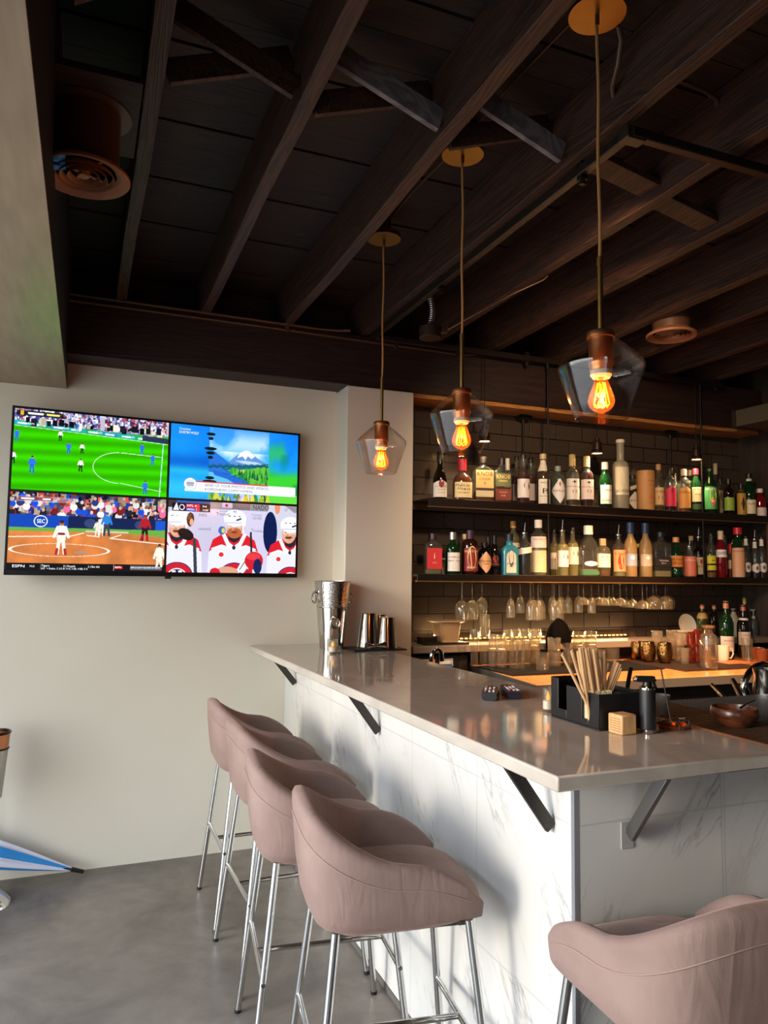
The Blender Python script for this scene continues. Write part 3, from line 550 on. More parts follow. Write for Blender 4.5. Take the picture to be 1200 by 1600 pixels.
bz=.011; gap=.006; midx=TVW*.507; midz=TVH*.497
def quad(pic,x0,x1,z0,z1,label):
    w,h=pic.w,pic.h; me=bpy.data.meshes.new('screen')
    xs=np.linspace(x0,x1,w); zs=np.linspace(z1,z0,h); X,Z=np.meshgrid(xs,zs); co=np.stack([X,np.full_like(X,.0),Z],-1).reshape(-1,3).astype(np.float32)
    idx=np.arange(w*h).reshape(h,w); fc=np.stack([idx[1:,:-1],idx[1:,1:],idx[:-1,1:],idx[:-1,:-1]],-1).reshape(-1,4)
    me.vertices.add(w*h); me.vertices.foreach_set('co',co.ravel()); nf=len(fc); me.loops.add(nf*4); me.loops.foreach_set('vertex_index',fc.ravel().astype(np.int32))
    me.polygons.add(nf); me.polygons.foreach_set('loop_start',np.arange(0,nf*4,4,dtype=np.int32)); me.update(calc_edges=True); me.validate()
    a=np.clip(pic.a,0,1); lin=np.where(a<=.04045,a/12.92,((a+.055)/1.055)**2.4); ca=me.color_attributes.new('picture','FLOAT_COLOR','POINT')
    ca.data.foreach_set('color',np.concatenate([lin,np.ones((h,w,1))],-1).astype(np.float32).ravel())
    o=link('screen',me,SCRM,tv,recalc=False); o['label']=label
    def put(s,u,v,hgt,col,wd=None):
        """caption: left end at (u,v), cap height as a share of the picture, drawn on the screen face"""
        vs,f=text_geo(s,1,'LEFT'); mxx=max(p[0] for p in vs); sx=(wd*(x1-x0)/mxx) if wd else hgt*(z1-z0)/.7; sz=hgt*(z1-z0)/.7
        mb=MB().add([(x0+u*(x1-x0)+p[0]*sx,-.0012,z1-v*(z1-z0)+p[1]*sz) for p in vs],f)
        obj('caption',mb,mat(col,.5,emit=.9*2**-EXPOSURE,ecol=col),o)
    return put
p=quad(soccer(),bz,midx-gap,midz+gap,TVH-bz,'football match picture')
for k in range(4): p('salam',.06+k*.215,.178+.02*k,.028,'f0fff8',.06)
p('1',.075,.05,.03,'ffffff')
p=quad(landscape(),midx+gap,TVW-bz,midz+gap,TVH-bz,'news picture of a mountain lake')
p('SEND US YOUR PHOTOS AND VIDEOS!',.262,.806,.036,'3c4458',.50); p('KOMONEWS.COM/CHIMEIN',.262,.862,.036,'3c4458',.37); p('Courtesy',.06,.06,.03,'f4f7ff',.085); p('DUSTIN WOLF',.06,.108,.034,'f4f7ff',.145)
p=quad(ball(),bz,midx-gap,.022,midz-gap,'softball game picture')
p('SEC',.165,.367,.05,'ffffff',.05); p('ESPN',.03,.945,.035,'e8e8ea',.075); p('MLB',.135,.945,.025,'c8c8cc',.03); p('Tigers',.205,.935,.025,'f0f0f2',.05); p('3 | Royals',.34,.938,.025,'f0f0f2',.075); p('2 | Bot 6th',.495,.942,.025,'f0f0f2',.075); p('HD  > Rubio: 5 2/3 IP, 4 H, 3 ER, 4 BB, 5 K',.205,.972,.024,'e0e0e4',.29); p('ESPN',.67,.945,.022,'ffffff',.04); p('ESPN IS NOW THE HOME OF MLB.TV',.775,.945,.022,'ffffff',.2); p('12',.305,.52,.03,'6a1f24',.03)
p=quad(hockey(),midx+gap,TVW-bz,.022,midz-gap,'ice hockey bench picture')
for s,u,v,h,c,w in(('Trusted',.355,.165,.045,'55506c',.1),('FLYLAB',.38,.125,.02,'77728c',.06),('Trusted',.63,.155,.03,'6a6680',.08),('GIVES',.64,.205,.038,'6f6b84',.075),('usted',.225,.14,.03,'6a6680',.06),('IVES',.225,.195,.038,'55506c',.06),('usted',.225,.385,.045,'6a6680',.09),('Truste',.63,.385,.045,'6a6680',.09),('45',.485,.125,.035,'2c2e40',.03),('NADO',.64,.02+.03,.07,'2a2a34',.13),('U',.9,.06,.05,'55607c',.02),('MTL 4',.135,.07,.03,'ffffff',.07),('WSH 1',.135,.122,.03,'ffffff',.07),('3rd',.25,.07,.025,'ffffff',.03),('14:05',.25,.122,.025,'ffffff',.045)): p(s,u,v,h,c,w)
# ================================================================ BAR COUNTER
BZ=1.07; XE=.885; XF=1.065; YE=1.285; YF=1.461
bar=thing('bar_counter','long bar counter with grey polished top on marble tile base','bar',(1.2,2.5,0))
def lb(x0,x1,y0,y1,z0,z1): return MB().bx(x0-1.2,x1-1.2,y0-2.5,y1-2.5,z0,z1)
mb=MB().prism([(XE-1.2+.012,YE-2.5),(1.545-1.2,YE-2.5),(1.49-1.2,3.36-2.5),(1.49-1.2,3.862-2.5),(1.328-1.2,3.862-2.5),(1.328-1.2,4.068-2.5),(.868-1.2,4.068-2.5)],BZ-.032,BZ)
obj('countertop',mb,QUARTZ,bar,bevel=.004)
def shifted(o):  # keep world-space pattern on a part whose parent stands at (1.2,2.5)
    return o
obj('front_panel',lb(XF,XF+.02,YF+.012,4.068,.0,BZ-.032),MARB_Y,bar)
obj('end_panel',lb(XF+.012,1.507,YF,YF+.02,.0,BZ-.032),MARB_X,bar)
obj('corner_trim',lb(XF-.001,XF+.0115,YF-.001,YF+.0115,0,BZ-.032),mat('a3a6ab',.35,.5),bar)
obj('core',lb(XF+.02,1.42,YF+.02,3.86,.0,BZ-.04).add(lb(1.2,1.328,3.8,4.06,0,BZ-.04).v,lb(1.2,1.328,3.8,4.06,0,BZ-.04).f),mat('2a2624',.7),bar)
obj('kick_line',lb(XF-.004,XF+.001,YF,4.068,0,.022),mat('5d5a55',.7),bar)
def bracket(a,b,side):
    a=Vector(a)-Vector((1.2,2.5,0)); b=Vector(b)-Vector((1.2,2.5,0)); up=(0,1,0) if side=='y' else (1,0,0)
    mb=MB().beam(a,b,.030,.014,up)
    if side=='y': mb.bx(a.x-.01,XF-1.2,a.y-.016,a.y+.016,BZ-.038,BZ-.032)
    else: mb.bx(a.x-.016,a.x+.016,a.y-.01,YF-2.5,BZ-.038,BZ-.032); obj('wall_plate',MB().bx(b.x-.02,b.x+.014,YF-2.5-.003,YF-2.5,b.z-.03,b.z+.03),mat('a9a7a2',.5),bar)
    obj('bracket',mb,mat('45403c',.42,.7) if side=='y' else mat('8a8886',.3,.9),bar,bevel=.002)
for pt,pb in(((445,1042),(463,1074)),((565,1098),(594,1152)),((818,1215),(865,1306))):
    b=atx(pb[0],pb[1],XF); a=Vector((XE+.055,b.y,BZ-.036)); bracket(a,(XF-.008,b.y,b.z+.02),'y')
b=aty(981,1318,YF); bracket((b.x,YE+.05,BZ-.036),(b.x,YF-.008,b.z+.02),'x')
# ================================================================ STOOLS
def stool_shape():
    root=thing('bar_stool','pink stool','stool',group='pink upholstered bar stools')
    E=2/3.5; TH=R(129)
    def plan(th): c,s=math.cos(th),math.sin(th); return (-math.copysign(abs(c)**E,c)*.248, math.copysign(abs(s)**E,s)*.231)
    def rim(th): q=abs(th)/TH; return .680+.217*(1-q**1.75)
    n=56; prof=[]  # ring parameter list: (scale toward centre, height function)
    rings=[]
    for i in range(n+1):
        th=-TH+2*TH*i/n; u,v=plan(th); q=abs(th)/TH; rz=rim(th); zb=.602+.03*q; f=.86+.12*q   # foot scale
        t=.044*(1-.5*q**3)       # wall thickness
        l=math.hypot(u,v); nx,ny=u/l,v/l; row=[]
        H_=rz-zb
        def P(sc,z,inset=0): row.append((u*sc-nx*inset,v*sc-ny*inset,z))
        P(f*.55,zb-.008); P(f*.86,zb-.004); P(f*.96,zb+.012); P(f+(1-f)*.28,zb+H_*.16); P(f+(1-f)*.62,zb+H_*.4); P(f+(1-f)*.86,zb+H_*.66); P(1.0,zb+H_*.88)
        P(1.0,rz-t*.35,.0); P(1.0,rz-t*.06,t*.16); P(1.0,rz,t*.5); P(1.0,rz-t*.08,t*.85); P(1.0,rz-t*.4,t*1.02)
        zi=max(.668,min(rz-.03,.668)); P(.955,rz-(rz-zi)*.5,t*1.1); P(.9,zi,t*1.15); P(.5,.655)
        rings.append(row)
    m=len(rings[0]); mb=MB(); vs=[p for r in rings for p in r]; fs=[]
    for i in range(n):
        for j in range(m-1): fs.append((i*m+j,(i+1)*m+j,(i+1)*m+j+1,i*m+j+1))
    fs.append(tuple(range(m))); fs.append(tuple(n*m+j for j in range(m))[::-1])
    # floor of the tub between the open ends
    fs.append(tuple(i*m for i in range(n+1))[::-1]); fs.append(tuple(i*m+m-1 for i in range(n+1)))
    mb.add(vs,fs); sh=obj('tub_shell',mb,FABRIC,root,ang=60)
    # stitched seam running below the rim
    pts=[]
    for i in range(3,n-2):
        th=-TH+2*TH*i/n; u,v=plan(th); q=abs(th)/TH; rz=rim(th); zb=.602+.03*q; f=.86+.12*q; k=.80-.2*q; sc=f+(1-f)*(.86+(k-.66)/.22*.14)
        pts.append((u*min(sc,1)*1.004,v*min(sc,1)*1.004,zb+(rz-zb)*k))
    obj('stitching',MB().tube(pts,.0016,5),mat('9a8078',.9),sh)
    # seat cushion
    mb=MB(); nn=64; prof=[(.0,.700),(.35,.703),(.62,.703),(.8,.697),(.9,.688),(.955,.676),(.975,.662),(.965,.648),(.92,.640),(.6,.640),(0,.640)]
    vs=[];fs=[]
    for (s_,z) in prof:
        for i in range(nn):
            a=2*PI*i/nn; c,s=math.cos(a),math.sin(a); e=2/3.6; u=math.copysign(abs(c)**e,c); v=math.copysign(abs(s)**e,s)
            vs.append((s_*(u*.216+.006)+.004,s_*v*(.196+.012*u),z+.006*(u*u)*s_*0-.008*max(0,u)*s_))
    for k in range(len(prof)-1):
        for i in range(nn): fs.append((k*nn+i,k*nn+(i+1)%nn,(k+1)*nn+(i+1)%nn,(k+1)*nn+i))
    mb.add(vs,fs); cu=obj('seat_cushion',mb,FABRIC,root,ang=75)
    # under-frame and legs
    fr=MB()
    for s in(-1,1): fr.beam((-.16,s*.150,.610),(.16,s*.150,.610),.016,.008); fr.beam((s*.150,-.16,.610),(s*.150,.16,.610),.016,.008)
    obj('seat_frame',fr,CHROME,root)
    top=.168; foot=.235
    def leg(sx,sy,z): k=1-z/.61; r_=top+(foot-top)*k; return Vector((sx*(r_+.004*0),sy*r_*.96,z))
    for sx in(-1,1):
        for sy in(-1,1):
            lg=obj('leg',MB().cyl(leg(sx,sy,.006),leg(sx,sy,.618),.0105,n=14),CHROME,root)
            obj('glide',MB().cyl(leg(sx,sy,0),leg(sx,sy,.012),.0112,n=14),BLACKP,lg)
            p_=leg(sx,sy,.30); d=Vector((0,sy,0)); obj('screw',MB().cyl(p_+d*.008,p_+d*.0135,.0065,n=12),mat('8f8f8d',.25,1),lg)
    for sx in(-1,1): obj('footrest_bar',MB().cyl(leg(sx,-1,.30),leg(sx,1,.30),.0085,n=12),CHROME,root)
    a=leg(-1,0,.30); b=leg(1,0,.30); obj('cross_bar',MB().cyl((a.x,0,.30),(b.x,0,.30),.0085,n=12),CHROME,root)
    return root
st=stool_shape()
spots=[(.806,3.423,0,'dusty pink tub bar stool farthest from the camera, nearest the cream wall'),(.80,2.909,1,'dusty pink tub bar stool second from the cream wall'),(.755,2.362,-7,'dusty pink tub bar stool third from the cream wall, behind the front one'),(.784,1.887,-8,'nearest dusty pink tub bar stool standing along the marble bar front'),(1.175,1.25,87,'dusty pink tub bar stool at the bar end, its back to the camera'),(1.86,1.24,90,'dusty pink bar stool partly seen at the right edge beyond the bar end stool')]
for i,(x,y,a,l) in enumerate(spots):
    if i==0: st.location=(x,y,0); st.rotation_euler=(0,0,R(a)); st['label']=l
    else: dup(st,(x,y,0),R(a),l)
# ================================================================ PENDANTS
GL_SHADE=glass('fbf7f4',.02,.5); GL_BULB=glass('ffcf9c',.02,.5,.04,'ff9c50')
FIL=mat('ff8a1e',.5,emit=10,ecol='ff7a18',name='glowing_filament')
def pendant(px,py,pxb,pyb,xw,label):
    # canopy hangs on the ceiling; the shade's lower rim sits at the measured pixel
    x=xw; c=atx(px,py,x); bt=atx(pxb,pyb,x); y=(c.y+bt.y)/2
    root=thing('pendant_lamp',label,'pendant lamp',(x,y,bt.z),group='glass pendant lamps over the bar')
    zc=c.z-bt.z; r=.082; top=.152
    # hanger box fills to the ceiling
    obj('canopy',MB().lathe([(0,zc),(.074,zc),(.074,zc+.02),(0,zc+.022)],40),BRASS,root); obj('canopy_stem',MB().cyl((0,0,zc+.02),(0,0,3.03-bt.z),.03,n=16).cyl((0,0,zc-.03),(0,0,zc),.006,n=10),BRASS,root)
    K=1.33
    class KM(MB):
        def mesh(s,name,ang=38):
            s.v=[(x*K,y*K,z*K) for x,y,z in s.v]; return MB.mesh(s,name,ang)
    zs=.152+.155; zk=zc/K
    obj('cord',KM().tube([(.0015*math.sin(k*1.1),0,zs+(zk-.022-zs)*k/10) for k in range(11)],.0033,8),mat('a8743e',.7),root)
    obj('stem',KM().cyl((0,0,.165),(0,0,zs),.0052,n=12).cyl((0,0,zs-.006),(0,0,zs+.008),.0062,n=12),BRASS,root)
    obj('socket',KM().lathe([(0,.168),(.024,.168),(.026,.164),(.026,.156),(.0225,.155),(.0225,.112),(.0235,.110),(.0235,.104),(.021,.10),(.021,.092),(0,.092)],28),mat('cf9260',.36,1,name='copper_socket'),root)
    obj('socket_ring',KM().lathe([(.02,.094),(.0205,.084),(.016,.078),(.012,.078),(.012,.09)],24),mat('e6d8ca',.4),root)
    sh=KM().lathe([(.022,.156),(.030,.152),(.055,.131),(.075,.112),(.081,.104),(.0815,.096),(.078,.085),(.0575,.022),(.0495,.0),(.0475,.0),(.0555,.022),(.076,.085),(.0795,.097),(.079,.103),(.073,.110),(.053,.1290),(.029,.1495),(.022,.153)],56)
    s_=obj('shade',sh,GL_SHADE,root,ang=80); s_['label']='clear glass shade with a rounded shoulder'
    b=KM().lathe([(.0125,.082),(.0125,.074),(.017,.06),(.0225,.045),(.025,.034),(.0225,.024),(.017,.017),(.008,.013),(.003,.010),(0,.009)],28)
    bo=obj('bulb',b,GL_BULB,root,ang=80)
    f=KM(); k=7
    for i in range(k):
        a=2*PI*i/k; p0=(.007*math.cos(a),.007*math.sin(a),.069); p1=(.0150*math.cos(a+.25),.0150*math.sin(a+.25),.028); f.tube([p0,tuple((p0[j]+p1[j])/2*1.0 for j in range(3)),p1],.0011,6)
    for i in range(k):
        a=2*PI*i/k; b2=a+2*PI/k; f.tube([(.0150*math.cos(a+.25),.0150*math.sin(a+.25),.028),(.012*math.cos((a+b2)/2+.25),.012*math.sin((a+b2)/2+.25),.022),(.0150*math.cos(b2+.25),.0150*math.sin(b2+.25),.028)],.0008,6)
    obj('filament',f,FIL,bo)
    obj('bulb_stem',KM().lathe([(.004,.08),(.0035,.05),(.002,.04),(0,.038)],12),glass('ffe0c0',.1,.5,.15,'ffb060'),bo)
    li=bpy.data.lights.new('bulb_light','POINT'); li.energy=3.0; li.color=(1,.5,.18); li.shadow_soft_size=.012
    lo=bpy.data.objects.new('bulb_light',li); COL.objects.link(lo); lo.location=(x,y,bt.z+.06); lo['kind']='helper'
    return root
pendant(932,25,941,654,1.20,'nearest clear glass pendant lamp hanging at the right on a long cord')
pendant(723,243,721,709,1.19,'middle clear glass pendant lamp hanging over the bar')
pendant(601,373,594,740,1.175,'farthest clear glass pendant lamp hanging in front of the cream pilaster')
# ================================================================ BACK BAR
LEDZ=1.062
bc=thing('back_counter','lower dark-edged counter behind the bar, warm light painted into its top','counter',(3.2,3.5,0))
def at_(mb,dx,dy): mb.v=[(x-dx,y-dy,z) for x,y,z in mb.v]; return mb
obj('worktop',at_(MB().prism([(2.066,3.128),(4.465,3.128),(4.465,4.095),(2.165,4.095)],.893,.94),3.2,3.5),wood('warm_lit_worktop','c07f48','d59a60',(2,12,12),.2,4,5,.05),bc,bevel=.003)  # orange of the warm light put into the top's colour
obj('edge_band',at_(MB().prism([(2.060,3.122),(4.465,3.122),(4.465,3.127),(2.0655,3.127),(2.164,4.09),(2.158,4.09)],.893,.938),3.2,3.5),mat('77736e',.35,.3),bc)
obj('cabinet',at_(MB().bx(2.2,4.46,3.3,4.09,0,.89),3.2,3.5),mat('1c1817',.6),bc)
obj('steel_apron',at_(MB().bx(2.75,4.46,3.14,3.16,.80,.89),3.2,3.5),DSTEEL,bc)
k=aty(1101,1067,3.14); obj('lock',at_(MB().cyl((k.x,3.145,k.z),(k.x,3.132,k.z),.012,n=16),3.2,3.5),STEEL,bc)
lg=thing('ledge_shelf','pale ledge along the foot of the dark tile wall','shelf',(3,3.97,1.025))
obj('ledge_board',MB().bx(1.74-3,4.46-3,3.85-3.97,4.098-3.97,-.003,LEDZ-1.025),mat('8d8378',.35,.1),lg,bevel=.003)
obj('ledge_support',MB().bx(2.175-3,2.2-3,3.9-3.97,4.09-3.97,-.0845,-.004).bx(4.42-3,4.45-3,3.9-3.97,4.09-3.97,-.0845,-.004).bx(1.737-3,1.75-3,3.9-3.97,4.09-3.97,-1.024,-.004),BLACKM,lg)
LEDC=mat('ffcf7a',.5,emit=5,ecol='ffb55a',name='warm_led')
mb=MB(); x=1.9
while x<3.4: mb.bx(x,x+.012,4.084,4.094,LEDZ+.012,LEDZ+.018); x+=.0325
led=obj('led_strip',MB().bx(1.86,3.42,4.080,4.098,LEDZ,LEDZ+.012),mat('3a3128',.5)); tag(led,'warm lit strip of small lights along the back of the pale ledge','light strip'); obj('led_diode',mb,LEDC,led)['kind']='stuff'
# power panel and small tap at the left end under the ledge
pp=thing('control_panel','dark unit with pale blue printed panels under the left end of the ledge','control panel',(1.9,3.95,.9))
obj('panel_body',MB().bx(-.135,.2,-.06,.1,-.9,.1),mat('181515',.5),pp)
for a,b in((-.108,-.01),(.02,.105)):
    q=obj('printed_panel',MB().bx(a,b,-.064,-.059,.015,.085),mat('d8dde2',.5),pp); obj('blue_block',MB().bx(a+.008,b-.008,-.0665,-.064,.022,.055),mat('3f6fa6',.5),q)
tp=atz(674,1034,.93); tp=aty(674,1040,3.55)
t=thing('small_tap','small chrome tap seen over the inner edge of the bar below the ledge','tap',(tp.x,tp.y,.94))
obj('spout',MB().tube([(0,0,-.02),(0,0,.1)]+[(.03-.03*math.cos(a),0,.1+.035*math.sin(a)) for a in(.5,1.0,1.57,2.1,2.6)]+[(.062,0,.075)],.0125,12),CHROME,t); obj('lever',MB().tube([(.09,0,-.02),(.09,0,.02),(.13,-.02,.05)],.009,8),BLACKM,t)
obj('base_plate',MB().bx(-.05,.14,-.04,.04,-.06,-.02),STEEL,t)
# ---- upper and lower bottle shelves
S1=1.894; S2=1.465; YS=3.80
for nm,z,x0,lab,dz in(('u',S1,aty(670,780,YS).x,'upper dark steel bottle shelf hung on rods',.044),('l',S2,1.735,'lower dark steel bottle shelf hung on rods',.036)):
    s=thing('bottle_shelf',lab,'shelf',(3,3.95,z))
    obj('shelf_board',MB().bx(x0-3,1.46,YS-3.95,4.095-3.95,-.012,0),mat('2a201a',.45,.3),s)
    obj('front_lip',MB().bx(x0-3,1.46,YS-3.953,YS-3.945,-dz,.002),mat('241b16',.4,.4),s,bevel=.0015)
    obj('bottom_rail',MB().bx(x0-3,1.46,YS-3.953,YS-3.925,-dz-.006,-dz).bx(x0-3,1.46,.06,.08,-dz-.006,-.012),mat('6d5844',.35,.5) if nm=='u' else mat('8a7048',.35,.5),s)  # lower rail's yellower colour stands in for strip light on it
rods=[(2.602,YS+.004,1.43,TZ-.015,'front hanging rod of the shelves by the grey bottle with a diamond label'),(3.815,YS+.004,1.43,TZ-.015,'front hanging rod of the shelves near their right end'),(2.59,4.06,1.43,2.5,'back hanging rod of the shelves behind the brown bottles'),(3.79,4.06,1.43,2.5,'back hanging rod of the shelves behind the right hand bottles')]
for x,y,z0,z1,l in rods:
    r_=thing('hanging_rod',l,'rod',(x,y,z0)); obj('rod',MB().cyl((0,0,0),(0,0,z1-z0),.0055,n=10),BLACKM,r_)
    if y>4: obj('beam_clamp',MB().bx(-.03,.03,-.02,.02,z1-z0-.045,z1-z0-.005).cyl((0,0,z1-z0-.06),(0,0,z1-z0-.04),.012,n=12).beam((-.05,0,z1-z0-.03),(.06,0,z1-z0-.015),.014,.014),mat('1d1916',.4,.6),r_)
    else: obj('collar',MB().cyl((0,0,z1-z0-.03),(0,0,z1-z0),.011,n=12),BLACKM,r_)
pst=tag(obj('shelf_post',MB().bx(4.415,4.44,3.80,3.83,1.0,1.89),mat('5b3c27',.5)),'brown post standing under the right end of the upper shelf','post')
# ---- three small picture lamps on cords
def mini(px,py,label):
    c=aty(px,py,3.80); r=thing('mini_spotlight',label,'spotlight',tuple(c),group='small bell spotlights above the upper shelf')
    obj('lamp_body',MB().lathe([(0,.075),(.014,.075),(.017,.055),(.026,.048),(.030,.024),(.033,.0),(.031,0),(.028,.018),(.0,.03)],24),mat('3a2a20',.35,.7),r)
    obj('lower_ring',MB().lathe([(.032,-.006),(.035,-.016),(.037,-.024),(.034,-.024),(.031,-.008)],24),mat('4a382a',.3,.7),r)
    obj('lens',MB().lathe([(0,-.018),(.034,-.018)],24),mat('fff0d0',.5,emit=14,ecol='ffe2b0'),r)
    obj('cord',MB().cyl((0,0,.07),(0,0,TZ-.03-c.z+.03),.0025,n=6),BLACKM,r)
    li=bpy.data.lights.new('spot_light','SPOT'); li.energy=13; li.color=(1,.74,.45); li.spot_size=R(95); li.spot_blend=.6; li.shadow_soft_size=.02
    lo=bpy.data.objects.new('spot_light',li); COL.objects.link(lo); lo.location=(c.x,c.y,c.z-.03); lo.rotation_euler=(R(22),0,0); lo['kind']='helper'
mini(757,684,'small bell spotlight half hidden behind the middle pendant shade')
mini(933,703,'small bell spotlight left of the tall frosted bottle')
mini(1088,713,'small bell spotlight above the green bottle with a red cap')
# ================================================================ BOTTLES
def prof_bottle(style,r,h):
    P=lambda *a:[(r*x,h*z) for x,z in a]
    return {
     'wine':P((.9,0),(1,.015),(1,.60),(.93,.67),(.7,.735),(.44,.78),(.38,.82),(.36,.97),(.42,.975),(.42,1),(.3,1)),
     'long':P((.9,0),(1,.015),(1,.42),(.9,.5),(.62,.6),(.42,.68),(.35,.78),(.33,.97),(.38,.975),(.38,1),(.3,1)),
     'maker':P((.9,0),(1,.02),(1,.42),(.96,.52),(.72,.60),(.42,.66),(.34,.72),(.33,.97),(.36,.98),(.36,1),(.3,1)),
     'knob':P((.9,0),(1,.02),(1,.66),(.95,.72),(.6,.77),(.36,.80),(.32,.84),(.32,.97),(.36,.975),(.36,1),(.3,1)),
     'tall':P((.9,0),(1,.015),(1,.60),(.96,.655),(.75,.70),(.46,.735),(.40,.77),(.38,.97),(.44,.975),(.44,1),(.36,1)),
     'slope':P((.9,0),(1,.015),(1,.50),(.95,.58),(.74,.70),(.5,.78),(.42,.83),(.40,.97),(.46,.975),(.46,1),(.36,1)),
     'squat':P((.9,0),(1,.02),(1,.66),(.92,.74),(.6,.79),(.40,.82),(.36,.86),(.36,.97),(.42,.975),(.42,1),(.34,1)),
     'vodka':P((.9,0),(1,.015),(1,.60),(.96,.65),(.75,.685),(.48,.70),(.45,.74),(.46,.97),(.48,.975),(.48,1),(.4,1)),
     'goose':P((.92,0),(1,.015),(.96,.2),(1,.50),(.98,.58),(.8,.66),(.5,.73),(.44,.78),(.42,.97),(.46,.975),(.46,1),(.38,1)),
     'jager':P((.7,0),(.95,.03),(1,.10),(.96,.17),(.9,.20),(.98,.24),(.98,.56),(.8,.66),(.45,.74),(.4,.78),(.38,.97),(.42,.975),(.42,1),(.34,1)),
     'tube':P((.98,0),(1,.005),(1,.995),(.98,1),(0,1)),
    }[style]
ACC={}
def bottle_mat(kind):
    if kind in ACC: return ACC[kind]
    d=dict(clear=('f4f7f2',.55,.04,'f0f4ea'),pale=('efeedd',.5,.12,'e9e6c4'),greyblue=('b9c4c6',.5,.3,'8d9a9c'),frost=('d8d2c0',.4,.72,'d6cdb4'),goose=('e6d8b8',.4,.62,'dcc08a'))
    if kind in d: t,e,b,bc_=d[kind]; m=glass(t,.06,e,b,bc_)
    else:
        c={'dark':'17100d','green':'123519','dgreen':'12301c','blue':'3d93a6','olive':'3c4418','purple':'1b1520','red':'7a1420','brown':'2c150c','black':'0f0d0e'}[kind]
        m,nt,o=newmat('bottle_glass_'+kind); b=N(nt,'ShaderNodeBsdfPrincipled'); b.inputs['Base Color'].default_value=srgb(c); b.inputs['Roughness'].default_value=.06; b.inputs['Specular IOR Level'].default_value=.6
        t=N(nt,'ShaderNodeBsdfTransparent'); t.inputs[0].default_value=srgb(c); f={'green':.35,'blue':.2,'red':.25,'olive':.3,'brown':.25}.get(kind,.1)
        mx=N(nt,'ShaderNodeMixShader'); mx.inputs[0].default_value=f; L(nt,b.outputs[0],mx.inputs[1]); L(nt,t.outputs[0],mx.inputs[2]); L(nt,mx.outputs[0],o.inputs[0])
    ACC[kind]=m; return m
def liquid(c):
    key=('liq',c)
    if key in _m: return _m[key]
    m,nt,o=newmat('liquid'); b=N(nt,'ShaderNodeBsdfPrincipled'); b.inputs['Base Color'].default_value=srgb(c); b.inputs['Roughness'].default_value=.08
    tl=N(nt,'ShaderNodeBsdfTranslucent'); tl.inputs[0].default_value=srgb(c); t=N(nt,'ShaderNodeBsdfTransparent'); t.inputs[0].default_value=srgb(c)
    a=N(nt,'ShaderNodeMixShader'); a.inputs[0].default_value=.5; L(nt,b.outputs[0],a.inputs[1]); L(nt,tl.outputs[0],a.inputs[2])
    a2=N(nt,'ShaderNodeMixShader'); a2.inputs[0].default_value=.68 if sum(srgb(c)[:3])>1.2 else .35; L(nt,a.outputs[0],a2.inputs[1]); L(nt,t.outputs[0],a2.inputs[2]); L(nt,a2.outputs[0],o.inputs[0]); _m[key]=m; return m
INK='2a2420'
